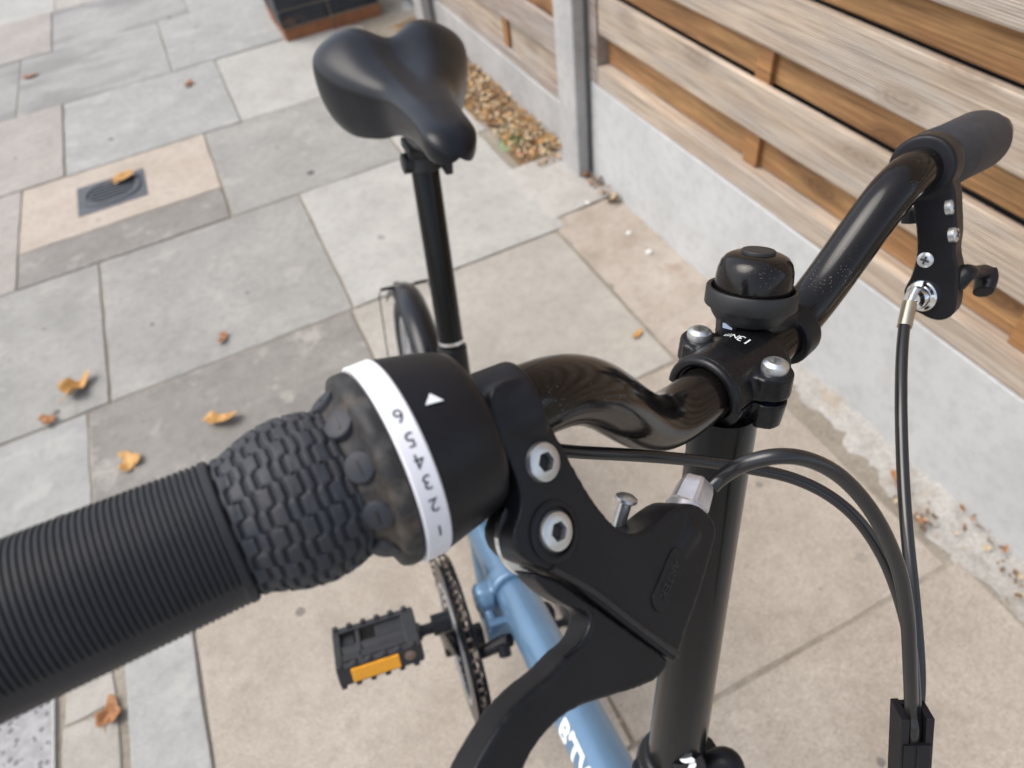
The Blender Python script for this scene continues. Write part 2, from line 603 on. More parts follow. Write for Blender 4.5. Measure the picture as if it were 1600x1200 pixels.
def terrazzo():
    k = Mat('speckled_terrazzo')
    k.set(Roughness=0.7)
    v = k.coord()
    vo = k.node('ShaderNodeTexVoronoi', Scale=95.0)
    mp = k.noise(v, 40, 3)
    k.link(v, vo.inputs['Vector'])
    s = k.node('ShaderNodeSeparateColor')
    k.link(vo.outputs['Color'], s.inputs[0])
    dark = k.math('MULTIPLY', k.math('GREATER_THAN', s.outputs[0], 0.66), k.math('LESS_THAN', vo.outputs['Distance'], 0.5))
    base = k.mix(k.ramp(mp, [(0.4, 0.0), (0.6, 1.0)]), (0.25, 0.245, 0.245), (0.33, 0.325, 0.32))
    base = k.mix(k.math('MULTIPLY', dark, 0.8), base, (0.09, 0.09, 0.10))
    k.link(base, k.b.inputs['Base Color'])
    k.bump(k.noise(v, 300, 3), 0.3, 0.001)
    return k.m


M['terrazzo'] = terrazzo()


def leaf_mat(name, a, b):
    k = Mat(name)
    k.set(Roughness=0.6)
    v = k.coord(rnd=True)
    k.link(k.mix(k.ramp(k.noise(v, 90, 5), [(0.35, 0.0), (0.7, 1.0)]), a, b), k.b.inputs['Base Color'])
    return k.m


M['leaf_gold'] = leaf_mat('golden_dry_leaf', (0.40, 0.205, 0.055), (0.56, 0.33, 0.11))
M['leaf_brown'] = leaf_mat('brown_dry_leaf', (0.24, 0.095, 0.03), (0.42, 0.20, 0.075))
M['debris'] = leaf_mat('dark_leaf_debris', (0.10, 0.06, 0.035), (0.22, 0.14, 0.08))
M['leaf_pale'] = leaf_mat('pale_dry_leaf', (0.42, 0.31, 0.18), (0.58, 0.47, 0.32))
M['leaf_green'] = leaf_mat('green_weed', (0.10, 0.17, 0.06), (0.2, 0.27, 0.12))
M['pebble'] = plain('white_pebble', (0.62, 0.61, 0.58), 0.7, var=0.1)

# ------------------------------------------------------------------ ground and paving
pav = MB()
pav.add([(-60, -60, -0.0045), (60, -60, -0.0045), (60, 60, -0.0045), (-60, 60, -0.0045)], [(0, 1, 2, 3)])
pavement = pav.build('pavement', M['joint'], smooth=0)
tag(pavement, None, None, kind='structure')


def slab(x0, x1, y0, y1, mat, z=0.0, name='paving_slab', gap=0.0032, rag=0.0042, parent=None, bev=0.003, chip=0.0):
    gap *= random.uniform(0.35, 1.05)
    x0, x1, y0, y1 = x0 + gap, x1 - gap, y0 + gap, y1 - gap
    z += random.uniform(-0.0025, 0.0025)
    nx, ny = max(4, int((x1 - x0) / 0.035)), max(4, int((y1 - y0) / 0.035))
    out = []
    sx, sy = random.uniform(0, 90), random.uniform(0, 90)
    for i in range(nx):
        out.append((x0 + (x1 - x0) * i / nx, y0))
    for i in range(ny):
        out.append((x1, y0 + (y1 - y0) * i / ny))
    for i in range(nx):
        out.append((x1 - (x1 - x0) * i / nx, y1))
    for i in range(ny):
        out.append((x0, y1 - (y1 - y0) * i / ny))
    P = []
    cx, cy = (x0 + x1) / 2, (y0 + y1) / 2
    for (x, y) in out:
        q = mn.noise(V((x * 14 + sx, y * 14 + sy, 0.3))) * rag + mn.noise(V((x * 50 + sx, y * 50, 3.3))) * rag * 0.6
        dx, dy = (1 if x > cx else -1), (1 if y > cy else -1)
        P.append(V((x - dx * (0.001 + q) if abs(x - x0) < 1e-6 or abs(x - x1) < 1e-6 else x,
                    y - dy * (0.001 + q) if abs(y - y0) < 1e-6 or abs(y - y1) < 1e-6 else y, z - 0.05)))
    b = MB()
    b.prism(P, V((0, 0, 0.05)))
    o = b.build(name, M[mat], smooth=0, bevel=bev, seg=2)
    attach(o, parent or pavement)
    return o


YR = [-2.4, -1.75, -1.1, -0.43, 0.243, 0.90, 1.505, 2.165, 2.82, 3.515, 4.23, 4.88, 5.55, 6.2, 6.85, 7.5, 8.2, 8.9]
# row 0.243-0.90
slab(-1.35, -0.59 - 0.11, 0.30, 0.98, 'slab_pale', z=-0.02)      # bed below the speckled cover
for (a, b_, y0, y1, m) in (
        (-0.692, -0.598, 0.715, 0.90, 'slab_pale'), (-0.692, -0.598, 0.40, 0.712, 'slab_pale'), (-0.585, -0.452, 0.38, 0.90, 'slab_blue'),
        (-0.452, 0.178, 0.243, 0.90, 'slab_beige'), (0.178, 0.825, 0.243, 0.90, 'slab_beige'),
        (-0.70, -0.03, -0.43, 0.243, 'slab_pale'), (-0.03, 0.845, -0.43, 0.243, 'slab_beige'),
        # 0.90-1.505
        (-1.27, -0.624, 0.90, 1.505, 'slab_blue'), (-0.624, 0.073, 0.90, 1.505, 'slab_dark'), (0.073, 0.70, 0.90, 1.505, 'slab_pale'),
        # 1.505-2.165
        (-1.23, -0.568, 1.505, 2.165, 'slab_grey'), (-0.568, 0.082, 1.505, 2.165, 'slab_grey'), (0.082, 0.735, 1.505, 2.165, 'slab_white'),
        # 2.165-2.82
        (-1.46, -0.815, 2.165, 2.82, 'slab_pink'), (-0.145, 0.46, 2.165, 2.82, 'slab_grey'), (0.46, 0.77, 2.165, 2.82, 'slab_white'),
        (-0.815, -0.145, 2.165, 2.372, 'slab_dark'),
        # 2.82-3.515
        (-1.30, -0.662, 2.82, 3.515, 'slab_pink'), (-0.662, 0.004, 2.82, 3.515, 'slab_blue'), (0.004, 0.56, 2.82, 3.515, 'slab_white'),
        # 3.515-4.23
        (-1.55, -0.857, 3.515, 4.23, 'slab_stained'), (-0.857, -0.188, 3.515, 4.23, 'slab_stained'), (-0.188, 0.36, 3.515, 4.23, 'slab_blue'),
        # 4.23-4.88
        (-1.4, -0.708, 4.23, 4.88, 'slab_pink'), (-0.708, -0.022, 4.23, 4.88, 'slab_stained'), (-0.022, 0.60, 4.23, 4.88, 'slab_blue')):
    slab(a, b_, y0, y1, m, rag=0.006 if (y1 - y0) < 0.4 and a > -0.7 and a < -0.55 else 0.0025)
# the tan slab carrying the small cover
slab(-0.815, -0.145, 2.372, 2.82, 'slab_tan', gap=0.002)
# the rest of the pavement, out of the frame or in its far corner
mats = ['slab_grey', 'slab_blue', 'slab_pale', 'slab_pink', 'slab_white']
for j in range(len(YR) - 1):
    y0, y1 = YR[j], YR[j + 1]
    left = {3: -0.70, 4: -1.35, 5: -1.27, 6: -1.23, 7: -1.46, 8: -1.30, 9: -1.55, 10: -1.4}.get(j)
    if left is None:
        left = 0.6 + random.uniform(-0.2, 0.2)
    x = left
    while x > -3.4:
        w = random.choice((0.6, 0.66, 0.72))
        slab(x - w, x, y0, y1, random.choice(mats), rag=0.0015)
        x -= w
    if j < 3:
        slab(left, 0.84, y0, y1, random.choice(mats))
for (a, b_, y0, y1, m) in ((0.60, 1.25, 4.23, 4.88, 'slab_pink'), (0.6, 1.3, 4.88, 5.55, 'slab_pale'), (0.36, 0.95, 4.2, 4.23, 'slab_pale')):
    if y1 - y0 > 0.1:
        slab(a, b_, y0, y1, m)


def lumpy(name, x0, x1, y0, y1, zf, mat, nx=14, ny=60, kind='structure', edge=None):
    """uneven sheet of mortar or earth, thick enough to be solid"""
    b = MB()
    vs = []
    for j in range(ny + 1):
        for i in range(nx + 1):
            t = i / nx
            y = y0 + (y1 - y0) * j / ny
            xa = x0 + (edge(y) if edge else 0)
            x = xa + (x1 - xa) * t
            vs.append((x, y, zf(x, y, t)))
    fs = [(j * (nx + 1) + i, j * (nx + 1) + i + 1, (j + 1) * (nx + 1) + i + 1, (j + 1) * (nx + 1) + i) for j in range(ny) for i in range(nx)]
    b.add(vs, fs)
    o = b.build(name, M[mat], smooth=60)
    tag(o, None, None, kind=kind)
    return o


nz = lambda x, y, s: mn.noise(V((x * s, y * s, 1.7)))
# crumbly mortar haunch in the angle between wall and paving
lumpy('mortar_strip', 0.835, 0.926, -2.4, 0.96, lambda x, y, t: -0.008 + 0.022 * t + 0.010 * max(-0.4, nz(x, y, 22)) + 0.006 * nz(x, y, 60), 'haunch', 18, 330,
      edge=lambda y: 0.022 * nz(1, y, 9) + 0.014 * nz(5, y, 25) + (0.03 if y > 0.55 else 0.0))
lumpy('sandy_mortar', 0.705, 0.926, 0.85, 1.60, lambda x, y, t: -0.0015 + 0.006 * t + 0.003 * nz(x, y, 15) + 0.002 * nz(x, y, 60), 'sandy', 24, 70)
lumpy('mortar_fill', 0.78, 0.926, 0.5, 0.9, lambda x, y, t: -0.009 + 0.002 * nz(x, y, 15), 'sandy', 10, 30)
lumpy('post_footing', 0.70, 0.93, 1.555, 1.87, lambda x, y, t: 0.002 + 0.010 * t + 0.004 * nz(x, y, 12), 'footing', 16, 24,
      edge=lambda y: 0.012 * nz(2, y, 12))
lumpy('soil_bed', 0.762, 0.99, 1.86, 3.3, lambda x, y, t: -0.004 + 0.016 * t + 0.012 * nz(x, y, 14), 'soil', 16, 90)
lumpy('dirt_ground', 0.56, 1.6, 2.8, 3.56, lambda x, y, t: -0.006 + 0.004 * nz(x, y, 6), 'footing', 20, 20)

# speckled recessed cover at the kerb side of the bicycle
cov = thing('access_cover', (-1.0, 0.65, 0), 'speckled terrazzo access cover in a thin metal frame set in paving', 'access cover')
b = MB()
b.wbox(-1.30, -0.7095, 0.34, 0.95, -0.02, 0.001)
b.build('infill', M['terrazzo'], cov, smooth=0, bevel=0.001)
b = MB()
for q in ((-0.709, -0.7045), (-1.309, -1.3045)):
    b.wbox(q[0], q[1], 0.33, 0.96, -0.02, 0.0035)
b.wbox(-1.304, -0.7095, 0.3335, 0.338, -0.02, 0.0035)
b.wbox(-1.304, -0.7095, 0.952, 0.9565, -0.02, 0.0035)
b.build('metal_frame', M['post_concrete'], cov, smooth=0, bevel=0.0006)

# small ribbed water cover
wc = thing('water_cover', (-0.505, 2.588, 0), 'small grey rectangular water cover with ribbed oval lid in tan slab', 'utility cover')
X0, X1, Y0, Y1 = -0.622, -0.386, 2.486, 2.692
b = MB()
b.wbox(X0, X1, Y0, Y1, -0.03, 0.003)
b.build('frame', M['iron'], wc, smooth=0, bevel=0.002)
b = MB()
cxx, cyy, n = (X0 + X1) / 2, (Y0 + Y1) / 2, 40


def stad(rx, ry, z):
    return [V((cxx + rx * math.copysign(abs(math.cos(t)) ** 0.7, math.cos(t)), cyy + ry * math.copysign(abs(math.sin(t)) ** 0.9, math.sin(t)), z))
            for t in [2 * PI * k / n for k in range(n)]]


vs = stad(0.104, 0.084, 0.0025) + stad(0.100, 0.080, 0.009) + stad(0.086, 0.066, 0.009) + stad(0.082, 0.062, 0.0025)
b.add(vs, [(r * n + k, r * n + (k + 1) % n, (r + 1) * n + (k + 1) % n, (r + 1) * n + k) for r in range(3) for k in range(n)])
b.build('lid_rim', M['iron'], wc)
for i in range(5):
    y = cyy - 0.044 + i * 0.022
    hw = 0.074 * math.sqrt(max(0.05, 1 - ((y - cyy) / 0.068) ** 2))
    b = MB()
    b.wbox(cxx - hw, cxx + hw, y - 0.0045, y + 0.0045, 0.0025, 0.0085)
    b.build('rib', M['iron'], wc, smooth=0, bevel=0.001)

# ------------------------------------------------------------------ fence
WX = 0.924
gb = MB()
gb.wbox(WX, WX + 0.05, -2.2, 1.685, -0.06, 0.305)
o = gb.build('gravel_board', M['gravel_board'], smooth=0, bevel=0.005)
tag(o, 'pale grey concrete gravel board under the nearer fence panel', 'gravel board')


def ypiece(parent, name, x0, x1, y0, y1, z0, z1, mat, bev=0.002, warp=0.0015):
    """board lying along Y with slightly wavering faces"""
    b = MB()
    n = max(2, int((y1 - y0) / 0.12))
    sd_ = random.uniform(0, 50)
    vs = []
    for i in range(n + 1):
        y = y0 + (y1 - y0) * i / n
        w = warp * mn.noise(V((y * 2.2, sd_, 0)))
        w2 = warp * 1.3 * mn.noise(V((y * 1.7, sd_ + 9, 0)))
        vs += [(x0 + w, y, z0 + w2), (x1 + w, y, z0 + w2), (x1 + w, y, z1 + w2), (x0 + w, y, z1 + w2)]
    fs = [(i * 4 + k, i * 4 + (k + 1) % 4, i * 4 + 4 + (k + 1) % 4, i * 4 + 4 + k) for i in range(n) for k in range(4)]
    fs += [(0, 1, 2, 3), (n * 4 + 3, n * 4 + 2, n * 4 + 1, n * 4)]
    b.add(vs, fs)
    return b.build(name, M[mat], parent, smooth=0, bevel=bev)


fp = thing('timber_fence', (WX + 0.02, 0.7, 0.305), 'timber fence panel of pale front boards over brown back boards above concrete', 'fence panel', 'timber fence panels')
ypiece(fp, 'bottom_rail', WX + 0.001, WX + 0.046, -0.25, 1.645, 0.3065, 0.358, 'wood_pale')
ypiece(fp, 'top_rail', WX + 0.001, WX + 0.046, -0.25, 1.645, 1.93, 1.985, 'wood_pale')
for yy in (1.647, -0.30):
    ypiece(fp, 'stile', WX, WX + 0.046, yy, yy + 0.04, 0.307, 1.985, 'wood_grey')
z = 0.444
i = 0
while z < 1.9:
    ypiece(fp, 'front_board', WX + 0.004, WX + 0.020, -0.255, 1.643, z, z + 0.099, 'wood_pale', 0.003)
    z += 0.1685
z = 0.3595
hgt = 0.093
ypiece(fp, 'back_board', WX + 0.034, WX + 0.046, -0.255, 1.643, z + 0.001, z + 0.095, 'wood_brown', 0.002)
ypiece(fp, 'gap_shade_sheet', WX + 0.054, WX + 0.056, -0.25, 1.64, 0.32, 1.97, 'ink', 0.0, 0.0)  # added black sheet, stands in for the shade seen through the board gaps
z = 0.5405
while z < 1.85:
    ypiece(fp, 'back_board', WX + 0.034, WX + 0.046, -0.255, 1.643, z, z + 0.098, 'wood_brown', 0.002)
    z += 0.1685
for yy in (1.012, 0.36):
    b = MB()
    b.wbox(WX + 0.0205, WX + 0.033, yy, yy + 0.043, 0.360, 1.928)
    b.build('batten', M['wood_batten'], fp, smooth=0, bevel=0.0015)


def h_post(name, y0, label):
    """slotted concrete fence post: a web between two flanges"""
    pt = MB()
    x0, x1 = 0.878, 0.992
    y1 = y0 + 0.112
    prof = [(x0, y0), (x0 + 0.036, y0), (x0 + 0.040, y0 + 0.020), (x1 - 0.015, y0 + 0.020), (x1 - 0.012, y0), (x1, y0),
            (x1, y1), (x1 - 0.012, y1), (x1 - 0.015, y1 - 0.02), (x0 + 0.040, y1 - 0.02), (x0 + 0.036, y1), (x0, y1)]
    pt.prism([V((x, y, -0.2)) for x, y in prof], V((0, 0, 2.25)))
    return tag(pt.build(name, M['post_concrete'], smooth=0, bevel=0.005), label, 'fence post', 'concrete fence posts')


h_post('fence_post', 1.69, 'concrete fence post standing where the two timber panels meet, nearer one')
h_post('fence_post', 3.06, 'concrete fence post behind the saddle, at the far end of the weathered panel')
gb = MB()
gb.wbox(0.93, 0.965, 1.80, 3.06, -0.05, 0.15)
tag(gb.build('gravel_board', M['post_concrete'], smooth=0, bevel=0.004), 'low buff gravel board beside the bed of dry leaves', 'gravel board')
fp2 = thing('timber_fence', (0.95, 2.43, 0.15), 'greyed timber fence panel beyond the concrete post above dry leaves', 'fence panel', 'timber fence panels')
for yy in (1.803, 3.018):
    ypiece(fp2, 'stile', 0.925, 0.968, yy, yy + 0.039, 0.152, 1.985, 'wood_grey')
ypiece(fp2, 'bottom_rail', 0.938, 0.968, 1.843, 3.017, 0.152, 0.185, 'wood_grey')
z = 0.295
while z < 1.9:
    ypiece(fp2, 'front_board', 0.930, 0.944, 1.843, 3.017, z, z + 0.100, 'wood_grey', 0.003)
    z += 0.1685
z = 0.187
while z < 1.85:
    ypiece(fp2, 'back_board', 0.956, 0.968, 1.843, 3.017, z, z + 0.104, 'wood_pale' if z < 0.3 else 'wood_brown', 0.002)
    z += 0.1685
for yy in (2.30, 2.95):
    b = MB()
    b.wbox(0.9445, 0.9555, yy, yy + 0.04, 0.188, 1.928)
    b.build('batten', M['wood_batten'], fp2, smooth=0, bevel=0.0015)
fp3 = thing('timber_fence', (0.95, 4.1, 0.0), 'timber fence panel farthest away past the second concrete post', 'fence panel', 'timber fence panels')
z = 0.05
while z < 1.9:
    ypiece(fp3, 'front_board', 0.93, 0.95, 3.18, 4.9, z, z + 0.13, 'wood_grey', 0.003)
    z += 0.15

# ------------------------------------------------------------------ tar-painted brick pier at the top of the view
pier = thing('brick_pier', (0.56, 3.72, 0), 'low black painted brick pier with worn orange edges behind the saddle', 'brick pier')
px0, px1, py0, py1 = 0.335, 0.795, 3.47, 3.93
for c in range(5):
    zz = c * 0.073 - 0.022
    for side in range(4):
        for kk in range(2):
            t0 = 0.0 if (c + side) % 2 == 0 else -0.0
            ln = 0.223
            off = kk * 0.232
            if side == 0:
                q = (px0 + off, px0 + off + ln + .005, py0, py0 + 0.10)
            elif side == 1:
                q = (px0 + off, px0 + off + ln, py1 - 0.10, py1)
            elif side == 2:
                q = (px0, px0 + 0.10, py0 + 0.105 + kk * 0.128, py0 + 0.105 + kk * 0.128 + 0.122)
            else:
                q = (px1 - 0.10, px1, py0 + 0.105 + kk * 0.128, py0 + 0.105 + kk * 0.128 + 0.122)
            b = MB()
            j = random.uniform(-0.003, 0.003)
            b.wbox(q[0] + j, min(q[1], px1) + j, q[2] + j, q[3] + j, zz + 0.004, zz + 0.069)
            b.build('brick', M['worn_tar'] if c == 0 else M['tar_brick'], pier, smooth=0, bevel=0.004)
b = MB()
b.wbox(px0 + 0.006, px1 - 0.006, py0 + 0.006, py1 - 0.006, 0, 0.362)
b.build('mortar_core', M['joint'], pier, smooth=0)

# ------------------------------------------------------------------ fallen leaves


def leaf(name, x, y, size, rz, mat, label, curl=0.5, lobes=3, z=0.002, tilt=0.0, group='fallen leaves on the paving'):
    b = MB()
    n, m = 26, 5
    vs = [(0, 0, 0)]
    seed = random.uniform(0, 99)
    for r in range(1, m + 1):
        for k in range(n):
            t = 2 * PI * k / n
            lob = 0.52 + 0.46 * abs(math.cos(t * lobes / 2)) ** 1.4 + 0.16 * mn.noise(V((math.cos(t) * 2.5 + seed, math.sin(t) * 2.5, 0)))
            rad = size * r / m * lob
            X, Y = rad * math.cos(t), rad * math.sin(t) * 0.72
            Z = curl * (Y * Y + 0.30 * X * X) / size * 1.1 + 0.34 * size * mn.noise(V((X / size * 1.7 + seed, Y / size * 1.7, 5))) * curl
            vs.append((X, Y + 0.25 * curl * X * X / size, Z))
    fs = [(0, 1 + k, 1 + (k + 1) % n) for k in range(n)]
    fs += [(1 + r * n + k, 1 + (r + 1) * n + k, 1 + (r + 1) * n + (k + 1) % n, 1 + r * n + (k + 1) % n) for r in range(m - 1) for k in range(n)]
    zmin = min(v[2] for v in vs)
    ca, sa = math.cos(rz), math.sin(rz)
    b.add([V((x + X * ca - Y * sa, y + X * sa + Y * ca, z + Z - zmin + tilt * X)) for X, Y, Z in vs], fs)
    # stalk
    p0, p1 = V((x - size * 0.3 * ca, y - size * 0.3 * sa, z + 0.004)), V((x - size * 1.15 * ca, y - size * 1.15 * sa, z + 0.006))
    b.tube([p0, (p0 + p1) / 2 + V((0, 0, 0.004)), p1], [0.0012, 0.001, 0.0007], 6, 3)
    o = b.build(name, M[mat], smooth=60)
    md = o.modifiers.new('t', 'SOLIDIFY')
    md.thickness = 0.0006
    if label:
        tag(o, label, 'leaf', group)
    return o


leaf('fallen_leaf', -0.640, 1.597, 0.0512, 0.6, 'leaf_gold', 'large golden curled leaf on grey slab, topmost left of the grip', 0.95, 3)
leaf('fallen_leaf', -0.715, 1.520, 0.0268, 2.3, 'leaf_brown', 'small brown leaf lying on the joint just below the large golden leaf', 0.8, 3)
leaf('fallen_leaf', -0.533, 1.275, 0.0390, 1.9, 'leaf_gold', 'three-pointed golden leaf on dark slab just above the ribbed grip', 0.55, 3)
leaf('fallen_leaf', -0.318, 1.285, 0.0439, -0.5, 'leaf_gold', 'bent golden leaf on dark slab beside the gear shifter', 0.95, 2)
leaf('fallen_leaf', -0.608, 0.700, 0.0317, 1.3, 'leaf_brown', 'broad brown leaf beside the blue-grey stone below the grip', 0.6, 3)
leaf('fallen_leaf', -0.265, 1.580, 0.0220, 1.2, 'leaf_brown', 'tiny orange leaf scrap at the lower edge of stained grey slab', 0.8, 2)
leaf('fallen_leaf', -0.134, 3.312, 0.0293, 1.0, 'leaf_brown', 'small brown leaf far off on pale blue slab left of saddle', 0.8, 2)
leaf('fallen_leaf', -0.46, 2.635, 0.0549, 0.1, 'leaf_gold', 'thin golden leaf lying on the ribbed water cover', 0.6, 1, z=0.010)
leaf('fallen_leaf', -0.80, 3.95, 0.0366, 0.2, 'leaf_brown', 'orange leaf at the top left corner of the paving', 0.6, 2)
leaf('fallen_leaf', 0.668, 1.018, 0.0171, 0.4, 'leaf_gold', 'tiny yellow leaf scrap between the bell and the bar', 0.7, 2)
leaf('fallen_leaf', 0.520, 0.048, 0.0195, -0.8, 'leaf_pale', 'slim straw-coloured leaf right of the cable block', 0.3, 1)
leaf('fallen_leaf', 0.868, 0.41, 0.0220, 1.2, 'leaf_brown', 'reddish leaf caught on rough mortar by the wall', 0.6, 2, z=0.018)

lit = MB()


def litter(x0, x1, y0, y1, count, smin, smax, zb):
    for _ in range(count):
        x, y = random.uniform(x0, x1), random.uniform(y0, y1)
        s = random.uniform(smin, smax)
        zz = zb(x, y) + random.uniform(0.0, 0.02)
        a, t1, t2 = random.uniform(0, 6.3), random.uniform(-0.9, 0.9), random.uniform(-0.7, 0.7)
        ax, ay = V((math.cos(a), math.sin(a), t1)).normalized(), V((-math.sin(a), math.cos(a), t2)).normalized()
        up = ax.cross(ay)
        c = V((x, y, zz))
        pts = [(1, 0), (0.55, 0.5), (0.1, 0.42), (-0.35, 0.6), (-0.9, 0.1), (-0.5, -0.5), (0.1, -0.4), (0.5, -0.55)]
        k = random.uniform(0.2, 0.9)
        vs = [c + up * (s * 0.0)] + [c + ax * (p * s) + ay * (q * s) + up * (s * k * (p * p * 0.5 + q * q)) for p, q in pts]
        lit.add(vs, [(0, i + 1, (i + 1) % 8 + 1) for i in range(8)], random.choice((0, 0, 1, 2, 2, 2, 2, 3) if y > 1.8 else (1, 3, 3, 3, 2)))


litter(0.772, 0.93, 1.87, 3.0, 1500, 0.005, 0.014, lambda x, y: 0.004)
litter(0.80, 0.90, 1.82, 1.90, 90, 0.004, 0.009, lambda x, y: 0.006)
litter(0.885, 0.922, 1.50, 1.70, 60, 0.005, 0.012, lambda x, y: 0.006)
litter(0.87, 0.922, 0.05, 0.36, 45, 0.003, 0.009, lambda x, y: 0.010)
litter(0.845, 0.91, -0.05, 0.16, 60, 0.003, 0.009, lambda x, y: 0.006)
litter(0.83, 0.87, 0.30, 0.40, 35, 0.003, 0.008, lambda x, y: 0.004)
litter(0.225, 0.335, 0.233, 0.253, 40, 0.002, 0.005, lambda x, y: -0.008)
litter(0.14, 0.22, 0.235, 0.32, 14, 0.002, 0.005, lambda x, y: -0.006)
o = lit.build('leaf_litter', [M['leaf_gold'], M['leaf_brown'], M['leaf_pale'], M['debris']], smooth=0)
tag(o, 'dry pale and orange leaf litter heaped along the foot of the fence', None, kind='stuff')
wd = MB()
for _ in range(11):
    x, y = random.gauss(0.805, 0.012), random.gauss(2.02, 0.05)
    a = random.uniform(0, 6.3)
    p = V((x, y, 0.01))
    q = p + V((0.02 * math.cos(a), 0.02 * math.sin(a), random.uniform(0.01, 0.035)))
    wd.tube([p, (p + q) / 2 + V((0, 0, 0.006)), q], [0.0012, 0.002, 0.0006], 5, 2)
wd.lathe([(-.004, .05), (.004, .045), (.010, .02), (.011, .001)], V((.805, 2.02, 0)), V((0, 0, 1)), 14)
tag(wd.build('weed_tuft', M['leaf_green'], smooth=60), 'small green weed tuft among dry leaves beside the saddle nose', None, kind='stuff')
peb = [(0.837, 1.565, 0.011, 'white pebble on the ground at the foot of the concrete post'), (0.862, 1.372, 0.010, 'white pebble by the wall, nearer the post'),
       (0.862, 1.268, 0.012, 'white pebble by the wall, nearer the bell')]
for x, y, s, lb in peb:
    b = MB()
    b.lathe([(-s * 0.5, 0.001), (-s * 0.35, s * 0.6), (0, s * 0.9), (s * 0.35, s * 0.62), (s * 0.5, 0.001)], V((x, y, s * 0.45)), V((0.1, 0.1, 1)), 14)
    tag(b.build('pebble', M['pebble'], smooth=80), lb, 'pebble', 'white pebbles by the wall')

# ================================================================== the bicycle
bike = thing('bicycle', bk(0.45, 0, 0), 'blue folding bicycle with black handlebar and saddle leaning on its stand', 'bicycle')

# ---- handlebar
bar_pts = [(1140, 588, .297), (1090, 624, .283), (1052, 654, .272), (1018, 668, .262), (978, 646, .240), (940, 612, .217), (890, 603, .202), (840, 621, .191), (800, 640, .184)]
near = [spot(*p) for p in bar_pts]
far = [spot(*p) for p in [(1190, 552, .311), (1242, 508, .326), (1290, 444, .330), (1345, 366, .326), (1388, 306, .322), (1418, 274, .325), (1450, 256, .337), (1500, 232, .375), (1550, 208, .42)]]
G0, G1 = near[-1], spot(45, 965, .140)
GA = (G1 - G0).normalized()                       # along the near grip, outwards
b = MB()
pp = far[::-1] + near + [G0 + GA * 0.02, G0 + GA * 0.16]
rr = [.0108] * 9 + [.0118, .0118, .0116, .0113, .0110, .0108, .0107, .0107, .0107, .0107, .0107]
q = catmull([tuple(p) + (r,) for p, r in zip(pp, rr)], 8)
for _ in range(60):                                # an even bend, no lumps
    q = [q[0]] + [tuple((a + 2 * m + c) / 4 for a, m, c in zip(q[i - 1], q[i], q[i + 1])) for i in range(1, len(q) - 1)] + [q[-1]]
b.tube([p[:3] for p in q], [p[3] for p in q], 32, 1)
bar = b.build('handlebar', M['gloss'], bike, smooth=60)
# small paint chips on the near bend
for x, y, d, r, m in ((882, 566, .1925, .0008, 'blue'), (866, 571, .1915, .0004, 'mark')):
    b = MB()
    p = spot(x, y, d)
    nrm = (V((0, 0, CAM_H)) - p).normalized()
    b.lathe([(0, r), (0.0002, r * .6)], p, nrm, 7)
    b.build('paint_chip', M[m], bar)

# ---- near grip: ribbed rubber with a plain flat band
grip_hint = camdir(.38, .92, 0)                   # towards the lower edge of the grip in the view
b = MB()
BAND = 0.50
L0g, L1g = 0.0735, 0.172


def gprof(a):
    return 0.0166 + 0.0004 * math.sin((a - L0g) * 30)


prof = [(L0g, 0.0106), (L0g, 0.0163), (L0g + 0.0005, 0.0168), (L0g + 0.0018, 0.0169)]
a = L0g + 0.0024
while a < L1g:
    r = gprof(a)
    prof += [(a, r - 0.00045), (a + 0.00024, r + 0.0001), (a + 0.00078, r + 0.0001), (a + 0.00104, r - 0.00045)]
    a += 0.00130
prof += [(L1g + 0.002, 0.0172), (L1g + 0.006, 0.0165), (L1g + 0.008, 0.012)]


def flatband(a, t):
    # a smooth strip runs along the underside: the ribs stop there
    d = math.atan2(math.sin(t - BAND), math.cos(t - BAND))
    if a < L0g + 0.002 or a > L1g:
        return 0
    w = 0.36
    k = max(0, 1 - (abs(d) / w) ** 6) if abs(d) < w else 0
    ph = ((a - L0g - 0.0024) % 0.00130)
    low = 0.00055 if (ph < 0.00015 or ph > 0.00088) else 0
    return (low - 0.0003) * (1 if k > 0.02 else 0)


b.lathe(prof, G0, GA, 120, hint=grip_hint, func=flatband)
grip = b.build('grip', M['rubber'], bike, smooth=40)
grip['label'] = 'ribbed black rubber grip with a plain band'

# ---- gear shifter: patterned sleeve, flange with studs, numbered ring, housing
RX, RY = perp(GA, grip_hint)


def ringpt(a, t, r):
    return G0 + GA * a + RX * (math.cos(t) * r) + RY * (math.sin(t) * r)


shift = None
b = MB()
b.lathe([(.0125, .0107), (.0125, .0190), (.0135, .0207), (.0155, .0217), (.021, .0233), (.027, .0245), (.0312, .0253), (.0312, .0107)], G0, GA, 96, hint=grip_hint)
shift = b.build('gear_shifter', M['plastic'], bike, smooth=35)
b = MB()
b.lathe([(.0314, .0200), (.0314, .0254), (.0318, .0257), (.0372, .0256), (.0376, .0252), (.0376, .0200)], G0, GA, 96, hint=grip_hint)
ring = b.build('number_ring', M['white'], shift, smooth=35)
# flange
b = MB()
b.lathe([(.0378, .0200), (.0378, .0243), (.0384, .0249), (.0402, .0250), (.0416, .0246), (.0424, .0236), (.0428, .0222), (.0434, .0210), (.0448, .0196), (.0468, .0182), (.0480, .0176), (.0480, .012)],
        G0, GA, 120, hint=grip_hint, func=lambda a, t: (0.0012 * mn.noise(V((math.cos(t) * 4, math.sin(t) * 4, a * 160))) if .042 < a < .047 else 0)
        - (0.0007 * max(0, math.sin(t * 15)) if .0385 < a < .0425 else 0))
b.build('flange', M['rubber_grimy'], shift, smooth=50)
# barrel of stepped blocks
b = MB()
na, nt = 150, 300
A0_, A1_ = .0470, .0735
pitch = 0.0031


